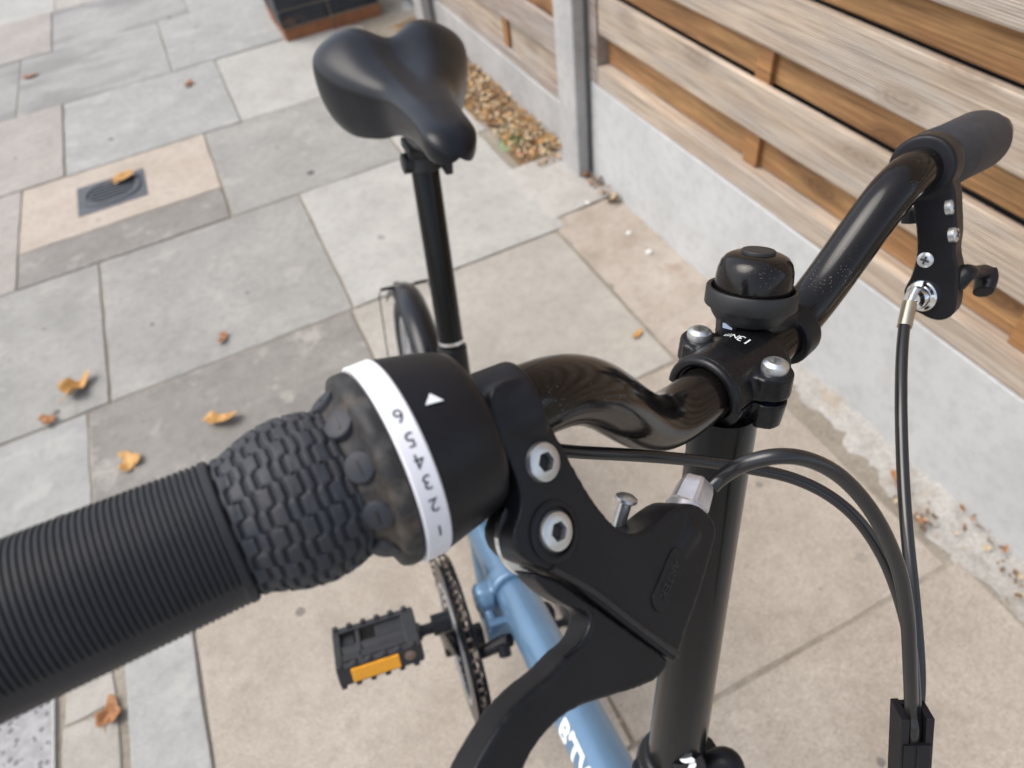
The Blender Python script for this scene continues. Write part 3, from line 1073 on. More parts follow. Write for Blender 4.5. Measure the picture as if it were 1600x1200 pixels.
def groove(a, t):
    best = 9
    s = math.sin(t * 13 + 0.4)
    sq = max(-1, min(1, s * 4))
    for k in range(-2, 10):
        g = A0_ + 0.0005 + (k + 0.5) * pitch + (0.00030 if k % 2 else -0.00030) * sq + 0.0007 * sq
        best = min(best, abs(a - g))
    # faces between the steps: shallow cut where the square wave changes side
    return best


vs = []
for i in range(na + 1):
    a = A0_ + (A1_ - A0_) * i / na
    u = (a - A0_) / (A1_ - A0_)
    r0 = 0.0168 + 0.0036 * math.sin(PI * min(1, u * 0.98 + 0.12)) ** 0.9 - 0.0004 * u
    if u > 0.96:
        r0 -= (u - .96) * 0.02
    for k in range(nt):
        t = 2 * PI * k / nt
        g = groove(a, t)
        h = min(1, max(0, (g - 0.00004) / 0.00075))
        h = h * h * (3 - 2 * h)
        s = math.sin(t * 13 + 0.4)
        e = min(1, abs(s) / 0.22)
        r = r0 - 0.00095 * (1 - h) - 0.00022 * (1 - e) + 0.00010 * mn.noise(V((a * 700, math.cos(t) * 9, math.sin(t) * 9)))
        vs.append(ringpt(a, t, r))
fs = [(i * nt + k, i * nt + (k + 1) % nt, (i + 1) * nt + (k + 1) % nt, (i + 1) * nt + k) for i in range(na) for k in range(nt)]
fs += [tuple(range(nt))[::-1], tuple(na * nt + k for k in range(nt))]
b.add(vs, fs)
b.build('sleeve', M['rubber_dirty'], shift, smooth=70)


def ang_of(x, y, a, r):
    """angle round the grip axis of the visible point nearest to pixel x, y"""
    best = None
    o = V((0, 0, CAM_H))
    d = ray(x, y).normalized()
    for k in range(720):
        t = 2 * PI * k / 720
        p = ringpt(a, t, r)
        nrm = (p - G0 - GA * a).normalized()
        if nrm.dot(o - p) < 0:
            continue
        q = p - o
        e = (q - d * q.dot(d)).length
        if best is None or e < best[0]:
            best = (e, t)
    return best[1]


for x, y in ((540, 655), (585, 720), (614, 800), (600, 862), (512, 607)):
    t = ang_of(x, y, .0450, .0205)
    c = ringpt(.0448, t, .0188)
    ax = (ringpt(.0450, t, .0205) - G0 - GA * .0450).normalized() + GA * 0.55
    b = MB()
    b.lathe([(-.001, .0037), (.0012, .0037), (.0018, .0034), (.0020, .0029)], c, ax, 24)
    st = b.build('stud', M['rubber_dirty'], shift, smooth=35)
    axn = ax.normalized()
    xx, yy = perp(axn, GA)
    b = MB()
    b.box(c + axn * .00205, yy * .0018, xx * .00022, axn * .00015)
    b.build('stud_line', M['rubber_grimy'], st, smooth=0)

for ch, x, y in (('6', 634, 643), ('5', 655, 679), ('4', 670, 712), ('3', 683, 746), ('2', 692, 783), ('1', 697, 826)):
    t0 = ang_of(x, y, .0344, .0257)
    tn = ang_of(x + 3, y + 14, .0344, .0257)
    sg = 1 if math.sin(tn - t0) > 0 else -1

    def place(u, v, t0=t0, sg=sg):
        t = t0 + sg * v / .0257
        return ringpt(.0344 + u, t, .02578), None
    text_mesh(ch, .0049, place, M['ink'], 'number', ring)
t0 = ang_of(671, 626, .0255, .0245)
tn = ang_of(678, 638, .0245, .0243)
sg = 1 if math.sin(tn - t0) > 0 else -1
b = MB()
q = [ringpt(a, t0 + sg * v / .0243, .0002 + .0253 - (.0312 - a) * .145) for a, v in ((.0255, -.0014), (.0278, .0010), (.0234, .0013))]
b.prism(q, (q[0] - G0 - GA * .0245).normalized() * .0002)
b.build('pointer_mark', M['mark'], shift, smooth=0)

# ---- near brake lever (right hand)
LN = camdir(.603, -.099, -.77).normalized()        # normal of the lever's face, towards the viewer
LP = spot(800, 640, .184) + LN * 0.0105
lp = lambda x, y, back=0.0: on_plane(x, y, LP, LN) - LN * back
lever = None
b = MB()
b.lathe([(-.0040, .0106), (-.0040, .0120), (-.0030, .0128), (.0105, .0130), (.0122, .0124), (.0122, .0106)], G0, GA, 48)
body = [(770, 640), (774, 606), (806, 590), (832, 598), (852, 640), (884, 700), (916, 758), (946, 802), (972, 827), (1000, 833), (1030, 818), (1052, 800), (1078, 787), (1104, 796), (1122, 824), (1116, 860),
        (1096, 930), (1074, 990), (1060, 1034), (1046, 1026), (1000, 992), (940, 946), (880, 900), (838, 884), (812, 862), (806, 832), (816, 800), (816, 765), (800, 724), (786, 690)]
b.prism([lp(x, y, .0005) for x, y in loop(body)], LN * -.0135)
# thicker cable end
b.tube([lp(1046, 900, .0074), lp(1090, 822, .0074)], [.0070, .0082], 20, 1)
lever = b.build('brake_lever', M['plastic'], bike, smooth=60, voxel=.0006, blur=20)
lever['label'] = 'near brake lever beside the gear shifter'
# recessed groove at the foot of the body
b = MB()
gl = [(866, 886), (930, 922), (1000, 976), (1062, 1020)]
b.tube([lp(x, y + 3, .0006) for x, y in gl], [.0011, .0011, .0011, .0011], 10, 6)
b.build('body_lip', M['plastic_dark'], lever, smooth=60)
# blade
b = MB()
blade = [(842, 898), (884, 908), (912, 930), (936, 946), (1000, 992), (1050, 1030), (1046, 1054), (1018, 1074), (962, 1092), (912, 1110), (882, 1130), (856, 1158), (832, 1196), (812, 1262), (800, 1330),
         (722, 1310), (738, 1234), (766, 1176), (800, 1124), (834, 1088), (868, 1060), (892, 1034), (920, 1008), (932, 976), (924, 960), (900, 950), (868, 930)]
b.prism([lp(x, y, .0018) for x, y in loop(blade)], LN * -.0092)
b.build('blade', M['plastic'], lever, smooth=60, voxel=.0006, blur=24)
# pale inner edge of the blade
b = MB()
b.tube([lp(900, 936, .003), lp(926, 954, .0026), lp(934, 976, .0026), lp(922, 1006, .003), lp(896, 1030, .0035)], [.0004, .0009, .0010, .0009, .0004], 10, 6)
b.build('blade_edge', M['satin'], lever, smooth=60)


def hex_bolt(parent, c, ax, r, h, sock, name='bolt', mat='zinc', dome=0.0):
    """button-head bolt with a hexagon socket sunk into it"""
    ax = ax.normalized()
    x, y = perp(ax)
    n = 48
    mb = MB()
    prof = [(0, r), (h * .55, r), (h * .85, r * .94), (h, r * .80)] + ([(h + dome, r * .62)] if dome else [])
    vs = []
    for a, q in prof:
        vs += [c + ax * a + x * (math.cos(2 * PI * k / n) * q) + y * (math.sin(2 * PI * k / n) * q) for k in range(n)]
    top = prof[-1][0]
    for dz in (0, -h * .8):
        for k in range(n):
            t = 2 * PI * k / n
            hr = sock * math.cos(PI / 6) / math.cos((t % (PI / 3)) - PI / 6)
            vs.append(c + ax * (top + dz) + x * (math.cos(t) * hr) + y * (math.sin(t) * hr))
    m = len(prof) + 2
    fs = [(i * n + k, i * n + (k + 1) % n, (i + 1) * n + (k + 1) % n, (i + 1) * n + k) for i in range(m - 1) for k in range(n)]
    mb.add(vs, fs)
    mb.add(vs[-n:], [tuple(range(n))], 1)
    return mb.build(name, [M[mat], M['socket']], parent, smooth=30)


for x, y in ((848, 722), (868, 830)):
    hex_bolt(lever, lp(x, y, .0012), LN, .0052, .0027, .0027)
b = MB()                                            # recessed seat round the pivot bolt
b.lathe([(-.001, .0080), (.0006, .0080), (.0009, .0076), (.0009, .0064), (-.0003, .0062)], lp(868, 830, .0006), LN, 48, closed=True)
b.build('pivot_seat', M['plastic'], lever, smooth=40)
b = MB()                                            # bright washer edge showing behind the pivot
b.lathe([(-.0008, .0110), (.0008, .0110), (.0008, .008), (-.0008, .008)], lp(858, 836, .0075), LN, 60, closed=True)
b.build('washer', M['chrome'], lever, smooth=40)
# spring stop screw standing up behind the body
p0, p1 = spot(966, 822, .208), spot(979, 778, .206)
b = MB()
d = (p1 - p0).normalized()
b.tube([p0 - d * .004, p1 - d * .0012], .0021, 16, 1)
b.lathe([(0, .0030), (.0004, .0034), (.0014, .0034), (.0021, .0024), (.0022, .0005)], p1 - d * .0012, d, 24)
b.build('stop_screw', M['zinc'], lever, smooth=35)
# cable adjuster
p0, p1 = lp(1097, 822, .0080), lp(1123, 752, .0080)
d = (p1 - p0).normalized()
ln = (p1 - p0).length
b = MB()
b.lathe([(-.004, .0070), (ln * .34, .0070), (ln * .38, .0062)], p0, d, 14)
b.lathe([(ln * .36, .0054), (ln * .42, .0063), (ln * .80, .0057), (ln * .95, .0050), (ln, .0042), (ln, .0024)], p0, d, 30, func=lambda a, t: .0003 * (1 if math.sin(t * 6) > 0 else -1))
adj = b.build('cable_adjuster', M['adjuster'], lever, smooth=30)
# moulded maker's plate, letters worn past reading
pc, px_, py_ = lp(1046, 905), (lp(1066, 872) - lp(1038, 940)).normalized(), None
py_ = LN.cross(px_)
b = MB()
hl, hw = .0080, .0034
q = [(hl * cx + hw * math.cos(t), hw * math.sin(t)) for cx, t in [(1, -PI / 2 + PI * k / 8) for k in range(9)] + [(-1, PI / 2 + PI * k / 8) for k in range(9)]]
b.prism([pc + px_ * (x * .88) + py_ * y - LN * .0007 for x, y in q], LN * .0007)
pl = b.build('maker_plate', M['plastic'], lever, smooth=0, bevel=.0001)
text_mesh('ARTEK', .0042, lambda x, y: (pc + px_ * (-x) + py_ * (-y) + LN * .0002, None), M['plastic_dark'], 'lettering', pl, bold=.00003, thick=.0003)

# ---- far grip and lever (left hand)
Q0, Q1 = spot(1441, 261, .333), spot(1546, 211, .417)
QA = (Q1 - Q0).normalized()
b = MB()
b.lathe([(.014, .0108), (.014, .0150), (.016, .0157)] + sum([[(.018 + k * .0042, .0153), (.0190 + k * .0042, .0158), (.0205 + k * .0042, .0158), (.0215 + k * .0042, .0153)] for k in range(6)], []) +
        [(.046, .0158), (.070, .0164), (.098, .0170), (.106, .0164), (.111, .0146), (.1135, .011), (.1145, .004)], Q0, QA, 56)
g2 = b.build('grip', M['rubber_dirty'], bike, smooth=40)
b = MB()
b.lathe([(-.0025, .0108), (-.0025, .0140), (-.0015, .0150), (.010, .0154), (.0135, .0150), (.0135, .0108)], Q0, QA, 56)
fl = [(1428, 300), (1432, 364), (1432, 398), (1424, 430), (1412, 456), (1420, 478), (1440, 492), (1464, 501), (1484, 496), (1493, 482), (1496, 450), (1497, 424), (1492, 395), (1495, 366), (1494, 330), (1490, 290), (1470, 268)]
FN = -QA
FP = Q0 + FN * .001
fp_ = lambda x, y, back=0.0: on_plane(x, y, FP, FN) - FN * back
b.prism([fp_(x, y) for x, y in loop(fl)], QA * .0125)
b.tube([fp_(1420, 330, .008), fp_(1420, 352, .008)], .006, 14, 1)
lev2 = b.build('brake_lever', M['plastic'], bike, smooth=60, voxel=.0007, blur=4)
lev2['label'] = 'far brake lever with phillips screws and bright cable end'
b = MB()
b.tube([fp_(1484, 446, .008), fp_(1500, 434, .010), spot(1520, 426, .352), spot(1540, 424, .360)], [.0068, .0054, .0044, .0046], 18, 6, flat=.8)
b.tube([spot(1540, 420, .362), spot(1541, 436, .362), spot(1536, 457, .360)], [.0044, .0048, .0042], 18, 5, hint=camdir(0, 0, 1), flat=1.4)
b.build('blade', M['plastic'], lev2, smooth=60, voxel=.0006, blur=5)


def phillips(parent, c, ax, r):
    ax = ax.normalized()
    x, y = perp(ax)
    mb = MB()
    mb.lathe([(-.002, r), (.0006, r), (.0012, r * .8), (.0014, r * .4), (.00142, .0001)], c, ax, 28)
    s = mb.build('screw', M['zinc'], parent, smooth=40)
    mb = MB()
    mb.box(c + ax * .0013, x * (r * .55), y * (r * .12), ax * .0002)
    mb.box(c + ax * .00131, y * (r * .55), x * (r * .12), ax * .0002)
    mb.build('cross_slot', M['ink'], s, smooth=0)


phillips(lev2, fp_(1446, 406), FN, .0038)
sa = (FN * .62 + camdir(.78, -.2, 0).normalized() * .78).normalized()
phillips(lev2, fp_(1486, 324, .0012), sa, .0038)
phillips(lev2, fp_(1491, 367, .0012), sa, .0038)
c0 = fp_(1440, 462)
b = MB()
ad = (FN + camdir(-.5, .1, 0)).normalized()
b.lathe([(-.003, .0080), (.0008, .0080), (.0016, .0074), (.002, .0060), (.0045, .0058), (.0062, .0052), (.0066, .0030), (.0040, .0028)], c0, ad, 40)
b.build('cable_barrel', M['chrome'], lev2, smooth=35)
ce0 = spot(1426, 458, .325)
b = MB()
b.tube([spot(1431, 452, .324), spot(1424, 466, .323), spot(1421, 476, .322)], [.0018, .0016, .0012], 12, 4)
b.build('cable_end', M['zinc'], lev2, smooth=50)
b = MB()
b.tube([spot(1421, 474, .322), spot(1413, 511, .318)], [.0032, .0032], 18, 1)
b.build('crimp', M['nickel'], lev2, smooth=35)

# ---- cables
def cable(pts, r, mat='cable', label=None):
    mb = MB()
    mb.tube([spot(*p) for p in pts], r, 14, 8)
    o = mb.build('cable', M[mat], bike, smooth=60)
    if label:
        o['label'] = label
    return o


cable([(1112, 760, .2275), (1130, 744, .2265), (1165, 724, .221), (1215, 713, .217), (1262, 718, .219), (1310, 742, .224), (1352, 785, .231), (1385, 840, .238), (1407, 900, .246), (1418, 965, .254), (1422, 1040, .262),
       (1424, 1110, .27), (1424, 1180, .278), (1400, 1420, .34)], .0026, label='cable from the near brake lever')
cable([(806, 694, .200), (850, 700, .212), (900, 706, .222), (1000, 712, .236), (1090, 720, .247), (1170, 732, .252), (1235, 746, .253), (1292, 772, .252), (1340, 812, .252), (1378, 868, .255), (1404, 932, .259), (1421, 1000, .263),
       (1428, 1060, .267), (1430, 1110, .271), (1428, 1180, .28), (1406, 1420, .345)], .0022, label='gear cable')
cable([(1413, 508, .318), (1409, 560, .310), (1408, 640, .300), (1411, 740, .292), (1417, 830, .284), (1426, 920, .278), (1433, 1000, .276), (1436, 1060, .276), (1434, 1110, .277), (1431, 1180, .283), (1412, 1420, .35)], .0025, label='cable from the far brake lever')
# rubber block that gathers the cables
b = MB()
ca, cb_ = spot(1427, 1110, .2705), spot(1417, 1290, .2925)
cd = (cb_ - ca)
cx_ = (spot(1446, 1118, .274) - spot(1406, 1108, .274)).normalized()
cx_ = (cx_ - cd.normalized() * cx_.dot(cd.normalized())).normalized()
cy_ = cd.normalized().cross(cx_)
if cy_.dot(camdir(0, 0, 1)) > 0:
    cy_ = -cy_                                       # towards the viewer
w_, h_ = .0056, .0046
ctr = ca + cd * .5
b.box(ctr + cx_ * .0045 - cy_ * .001, cd * .5, cx_ * .0015, cy_ * .0056)
b.box(ctr - cx_ * .0045 - cy_ * .001, cd * .5, cx_ * .0015, cy_ * .0056)
b.box(ctr - cy_ * .0052, cd * .49, cx_ * .0046, cy_ * .0012)
b.box(ctr + cd * .10 + cy_ * .0042, cd * .40, cx_ * .0050, cy_ * .0012)
b.box(ctr + cd * .10 + cy_ * .0056, cd * .40, cx_ * .0005, cy_ * .0004)
b.build('cable_block', M['plastic'], bike, smooth=0, bevel=.0009, seg=3)

# ---- stem clamp
SC = spot(1140, 590, .297)
sc = lambda l, n, e: SC + SD * l + SN * n + SE * e


def arch(r0, r1, t0, t1, l0, l1, n=20):
    out = []
    for k in range(n + 1):
        t = t0 + (t1 - t0) * k / n
        out.append((math.cos(t) * r1, math.sin(t) * r1))
    for k in range(n, -1, -1):
        t = t0 + (t1 - t0) * k / n
        out.append((math.cos(t) * r0, math.sin(t) * r0))
    return [sc(l0, x, y) for x, y in out]


hwid = .0190
b = MB()
b.prism(arch(.0120, .0176, R(3), R(177), -hwid, hwid), SD * (2 * hwid))
for s in (-1, 1):
    b.lathe([(.0012, .0084), (.0122, .0080)], sc(.001, s * .0182, 0), SE, 28)
    b.box(sc(.001, s * .0152, .0062), SD * .0095, SN * .0050, SE * .0054)
cap = b.build('stem_cap', M['satin'], bike, smooth=60, voxel=.0006, blur=24)
for l in (-hwid, hwid):                                # rolled lip at each end of the cap
    b = MB()
    q = [sc(l, math.cos(t) * .0152, math.sin(t) * .0152) for t in [R(2 + 176 * k / 24) for k in range(25)]]
    b.tube(q, .0021, 12, 1)
    b.build('cap_lip', M['satin'], cap, smooth=60)
for s in (-1, 1):
    hex_bolt(cap, sc(.001, s * .0182, .0118), SE, .0054, .0040, .0024, dome=.0006)
    b = MB()
    b.tube([sc(.001, s * .0182, -.006), sc(.001, s * .0182, .004)], .0034, 16, 1)
    b.build('bolt_shank', M['blue_lock'], cap, smooth=40)
AX0 = bk(.096, .701)
AXT = bk(.153, .963)
ADIR = (AXT - AX0).normalized()
b = MB()
b.prism(arch(.0120, .0168, R(-177), R(-3), -hwid * .9, hwid * .9), SD * (1.8 * hwid))
for s in (-1, 1):
    b.lathe([(-.0135, .0070), (-.0012, .0078)], sc(.001, s * .0182, 0), SE, 28)
    b.box(sc(.001, s * .0160, -.0072), SD * .0078, SN * .0045, SE * .0055)
b.tube([sc(0, 0, -.008), AXT + ADIR * .002], [.0150, .0140], 32, 1)
b.build('stem_clamp', M['satin'], bike, smooth=60, voxel=.0007, blur=8)
TN = -SD                                             # 13Nm reads from the saddle side
t_at = R(96)


def nm(x, y):
    # text runs from the front of the cap to the back over the crown
    t = R(95) + x / .0180
    return sc(.0040 - y, math.cos(t) * .0179, math.sin(t) * .0179), None


text_mesh('13', .0066, lambda x, y: nm(x - .0030, y), M['mark'], 'lettering', cap)
text_mesh('Nm', .0050, lambda x, y: nm(x + .0036, y - .0002), M['mark'], 'lettering', cap)

# ---- bell
bell = None
BC = spot(1172, 474, .302)
BA = camdir(.012, -.905, -.42).normalized()
b = MB()
b.lathe([(-.0075, .0150), (-.005, .0168), (-.0012, .0185), (-.0005, .0205), (.0000, .0208), (.0072, .0208), (.0078, .0204), (.0078, .0188), (.0060, .0180), (.0020, .0178), (.0020, .003)], BC, BA, 72)
b.v = [tuple(BC + (V(p) - BC) * .94) for p in b.v]
bell = b.build('bell', M['plastic_dark'], bike, smooth=35)
b = MB()
dm = [(.0030, .0168), (.0075, .0170), (.0120, .0170), (.0160, .0166), (.0195, .0155), (.0218, .0136), (.0230, .0112), (.0235, .0085), (.0236, .0080)]
b.lathe(dm + [(.0237, .0004)], BC, BA, 72)
b.v = [tuple(BC + (V(p) - BC) * .95) for p in b.v]
b.build('dome', M['gloss'], bell, smooth=50)
b = MB()
b.lathe([(.0232, .0076), (.0246, .0075), (.0250, .0071), (.0250, .0004)], BC, BA, 48)
b.v = [tuple(BC + (V(p) - BC) * .95) for p in b.v]
b.build('button', M['plastic_dark'], bell, smooth=35)
b = MB()
br0 = spot(1229, 520, .322)
fd = (far[1] - far[0]).normalized()
b.lathe([(-.0060, .0100), (-.0060, .0136), (-.005, .0142), (.005, .0142), (.0060, .0136), (.0060, .0100)], br0, fd, 48, closed=True)
b.tube([br0 + BA * .006, BC - BA * .005], [.0085, .0125], 24, 1)
b.box(spot(1135, 512, .302), camdir(.0038, .0008, 0), camdir(0, .0042, .0012), camdir(0, -.001, .004))
b.build('bracket', M['plastic'], bell, smooth=60, voxel=.0007, blur=3)
b = MB()
b.box(spot(1136, 510, .2975), camdir(.0020, .0005, 0), camdir(0, .0011, 0), camdir(0, 0, .0004))
b.build('screw', M['chrome'], bell, smooth=0)

# ---- handlepost and its folding joint
b = MB()
b.lathe([(0, .0180), (.02, .0178), (.10, .0165), (.20, .0150), (.262, .0143), (.2665, .0146), (.286, .0144)], AX0 - ADIR * .0, ADIR, 48)
hpst = b.build('handlepost', M['post'], bike, smooth=40)
b = MB()
jx, jy = perp(ADIR, BF)
b.lathe([(-.055, .0175), (-.055, .022), (-.048, .0245), (-.030, .0250), (-.012, .0255), (-.004, .0235), (.001, .0205), (.002, .018)], AX0, ADIR, 48)
b.box(AX0 + jx * .012 - ADIR * .03 - jy * .0, ADIR * .025, jx * .018, jy * .017)
b.tube([AX0 - jy * .020 - ADIR * .034, AX0 - jy * .020 + ADIR * -.004], [.0125, .0105], 18, 1)
b.tube([AX0 + jy * .020 - ADIR * .034, AX0 + jy * .020 + ADIR * -.004], [.0125, .0105], 18, 1)
b.lathe([(-.142, .0235), (-.134, .0245), (-.126, .021), (-.050, .0195)], AX0, ADIR, 40)
jnt = b.build('post_joint', M['satin'], bike, smooth=60, voxel=.001, blur=4)
b = MB()
b.tube([spot(1100, 1198, .452), spot(1128, 1188, .450), spot(1142, 1195, .448), spot(1150, 1215, .446)], [.0075, .0085, .0085, .007], 16, 4, flat=.8)
b.build('joint_lever', M['plastic'], jnt, smooth=60)


def petal(x, y, d, a, l, w):
    c = spot(x, y, d)
    n = (V((0, 0, CAM_H)) - c).normalized()
    e1 = camdir(math.cos(a), math.sin(a), 0)
    e1 = (e1 - n * e1.dot(n)).normalized()
    e2 = n.cross(e1)
    m = 18
    q = []
    for k in range(m):
        t = 2 * PI * k / m
        q.append(c + e1 * (math.cos(t) * l) + e2 * (math.sin(t) * w * (0.75 - 0.35 * math.cos(t))))
    mb = MB()
    mb.prism(q, n * .0006)
    mb.build('badge_petal', M['mark'], jnt, smooth=0)


b = MB()
nb = spot(1076, 1196, .4295)
b.lathe([(-.012, .0105), (0, .0105), (.001, .0095)], nb, (V((0, 0, CAM_H)) - nb), 28)
b.build('joint_cap', M['gloss'], jnt, smooth=40)
petal(1074, 1186, .426, R(10), .0046, .0030)
petal(1080, 1199, .426, R(125), .0040, .0022)

# ---- frame
b = MB()
b.tube([bk(.045, .53), bk(.20, .4565), bk(.317, .4012), bk(.405, .3595)], .0265, 36, 1)
frame = b.build('frame', M['blue'], bike, smooth=50)
b = MB()
b.tube([bk(.42, .352), bk(.47, .328), bk(.60, .266)], .0250, 36, 1)
b.tube([bk(.640, .478), bk(.535, .165)], .0185, 28, 1)
b.build('rear_tube', M['blue'], frame, smooth=50)
td = (bk(.405, .3595) - bk(.317, .4012)).normalized()
tu = td.cross(BL)
if tu.dot(BU) < 0:
    tu = -tu
hc = bk(.412, .356)
b = MB()
b.lathe([(-.015, .0250), (-.015, .0320), (-.012, .0355), (.012, .0355), (.015, .0320), (.015, .0250)], hc, td, 48, closed=True)
b.tube([hc - BL * .030, hc - BL * .046, hc - BL * .053], [.021, .020, .014], 20, 3)
b.box(hc - BL * .038 - tu * .004, td * .013, BL * .012, tu * .020)
b.box(hc + BL * .030, td * .012, BL * .012, tu * .014)
b.tube([hc - BL * .040 - tu * .013 - td * .013, hc - BL * .040 - tu * .020 - td * .040], .0085, 18, 1)
b.box(hc - BL * .030 - tu * .016 - td * .040, td * .006, BL * .016, tu * .008)
hinge = b.build('hinge', M['blue'], frame, smooth=60, voxel=.0011, blur=9)
b = MB()
b.tube([spot(752, 1020, .86), spot(785, 1004, .855), spot(797, 1000, .85)], [.008, .009, .008], 16, 3)
b.tube([spot(786, 1006, .85), spot(790, 1024, .85)], .0080, 14, 1)
b.build('hinge_latch', M['plastic'], hinge, smooth=60)
b = MB()
b.lathe([(-.075, .0225), (-.07, .026), (.058, .026), (.063, .0225)], bk(.052, .505), ADIR, 36)
b.build('head_tube', M['blue'], frame, smooth=40)
# stays
for s in (-1, 1):
    b = MB()
    b.tube([bk(.585, .285, s * .018), bk(.68, .25, s * .034), bk(.925, .215, s * .052)], .0085, 16, 5)
    b.build('chain_stay', M['blue'], frame, smooth=60)
    b = MB()
    b.tube([bk(.628, .44, s * .016), bk(.75, .36, s * .036), bk(.925, .222, s * .052)], .0075, 16, 5)
    b.build('seat_stay', M['blue'], frame, smooth=60)
b = MB()
b.tube([bk(.50, .305), bk(.41, .272)], .021, 24, 1)
b.tube([bk(.41, .27, -.042), bk(.41, .27, .034)], .021, 28, 1)
b.build('bottom_bracket', M['blue'], frame, smooth=50)
# maker's name along the right side of the main tube
T0, T1 = bk(.405, .3595), bk(.045, .53)
tdir = (T1 - T0).normalized()
tup = -BL.cross(tdir)
if tup.dot(BU) < 0:
    tup = -tup


def on_tube(x, y, s0):
    a = y * .8 / .0265 + R(24)
    c = T0 + (T1 - T0) * 0 + tdir * (s0 + x)
    return c - BL * (math.cos(a) * .0267) + tup * (math.sin(a) * .0267), None


text_mesh("B'TWIN", .034, lambda x, y: on_tube(x, y, .228), M['mark'], 'lettering', frame, align='LEFT', bold=.0012)

# ---- seatpost and saddle
S0, S1 = bk(.655, .522), bk(.750, .805)
SDIR = (S1 - S0).normalized()
b = MB()
b.lathe([(-.06, .0168), (.008, .0168), (.30, .0168), (.306, .0160)], S0, SDIR, 36)
sp = b.build('seatpost', M['post'], bike, smooth=40)
q = spot(707, 528, .932)
rs = (q - S0).dot(SDIR)
b = MB()
b.lathe([(-.0022, .0171), (-.0022, .0176), (.0022, .0176), (.0022, .0171)], S0 + SDIR * rs, SDIR, 36, closed=True)
b.build('silver_band', M['chrome'], sp, smooth=40)
b = MB()
b.lathe([(-.09, .0168), (-.09, .0200), (rs - .010, .0200), (rs - .008, .0168)], S0, SDIR, 32)
b.build('seat_collar', M['plastic'], sp, smooth=40)

SN0, SR0 = bk(.580, .902, .000), bk(.880, .895, -.012)             # saddle nose and tail
sx = (SR0 - SN0)
SLEN = sx.length
sx.normalize()
szv = (BU - sx * BU.dot(sx)).normalized()
syv = szv.cross(sx)


def curve1(pts, t):
    """smooth curve through (position, value) pairs"""
    for i in range(len(pts) - 1):
        if t <= pts[i + 1][0] or i == len(pts) - 2:
            (x0, y0), (x1, y1) = pts[i], pts[i + 1]
            xa, ya = pts[i - 1] if i else pts[0]
            xb, yb = pts[i + 2] if i + 2 < len(pts) else pts[-1]
            h = x1 - x0
            m0 = (y1 - ya) / (x1 - xa) * h
            m1 = (yb - y0) / (xb - x0) * h
            k = (t - x0) / h
            return (2 * k ** 3 - 3 * k * k + 1) * y0 + (k ** 3 - 2 * k * k + k) * m0 + (-2 * k ** 3 + 3 * k * k) * y1 + (k ** 3 - k * k) * m1


WID = [(0, .0255), (.10, .0265), (.22, .0275), (.36, .0315), (.48, .039), (.60, .060), (.72, .0800), (.82, .0905), (.92, .0925), (1.0, .0890)]
TOP = [(0, -.006), (.08, .000), (.25, .001), (.45, .001), (.65, .006), (.82, .016), (.92, .019), (1.0, .014)]
DRP = [(0, .030), (.2, .032), (.4, .046), (.55, .070), (.7, .088), (.85, .090), (1.0, .066)]
NT, NV = 64, 48
b = MB()
vs = []
for i in range(NT + 1):
    tt = .5 - .5 * math.cos(PI * i / NT)
    w, top, D = curve1(WID, tt), curve1(TOP, tt), curve1(DRP, tt)
    e = math.sqrt(max(0, 1 - (1 - min(1, tt / .11)) ** 2)) if tt < .11 else 1
    e2 = math.sqrt(max(0, 1 - max(0, (tt - .80) / .20) ** 2.4))
    for k in range(NV + 1):
        v = -1 + 2 * k / NV
        ph = abs(v) * R(150)
        sn, cs = math.sin(ph), math.cos(ph)
        y = math.copysign(w * abs(sn) ** .80, v) if ph < PI / 2 else math.copysign(w * (1 - .30 * (1 - abs(sn)) ** 1.0), v)
        zz = top - D * .42 * (1 - max(0, cs) ** .75) if ph < PI / 2 else top - D * .42 - D * .58 * abs(cs) / math.cos(R(30))
        ch = math.exp(-(y / .016) ** 2)
        zz -= ch * .0085 * max(0, min(1, (tt - .30) / .45))
        zz += .006 * math.exp(-((abs(y) - .048) / .026) ** 2) * max(0, min(1, (tt - .50) / .35))
        zm = top - D * .45
        ee = min(e, .10 + .90 * e2)
        zz = zm + (zz - zm) * ee
        y *= e * (.42 + .58 * e2)
        xr = tt * SLEN
        if tt > .55:
            xr -= ((tt - .55) / .45) ** 2 * .040 * math.exp(-(y / .020) ** 2)
        vs.append(SN0 + sx * xr + syv * y + szv * zz)
fs = [(i * (NV + 1) + k, i * (NV + 1) + k + 1, (i + 1) * (NV + 1) + k + 1, (i + 1) * (NV + 1) + k) for i in range(NT) for k in range(NV)]
b.add(vs, fs)
sad = b.build('saddle', M['vinyl'], bike, smooth=80, subsurf=1)
md = sad.modifiers.new('t', 'SOLIDIFY')
md.thickness = .004
md.offset = -1
b = MB()
for s in (-1, 1):
    b.tube([SN0 + sx * .03 - szv * .018, SN0 + sx * .08 + syv * (s * .020) - szv * .040, SN0 + sx * .17 + syv * (s * .022) - szv * .042, SN0 + sx * .23 + syv * (s * .030) - szv * .02], .0036, 10, 5)
b.build('saddle_rail', M['plastic_dark'], sad, smooth=50)
cl = S1 - SDIR * .010
b = MB()
b.box(cl + SDIR * .016, sx * .020, syv * .020, szv * .006)
b.tube([cl - syv * .026, cl + syv * .026], .012, 20, 1)
b.tube([cl - SDIR * .012, cl + SDIR * .006], .0185, 24, 1)
b.box(cl - syv * .026 - SDIR * .004 - sx * .004, sx * .012, syv * .005, szv * .012)
b.build('seat_clamp', M['plastic_dark'], sad, smooth=0, bevel=.002)

# ---- chainring, chain, crank, pedal
CC = (.405, .268)
CL = -.076
RC = .106


def cw(r, th, l):
    return bk(CC[0] + r * math.cos(th), CC[1] + r * math.sin(th), l)


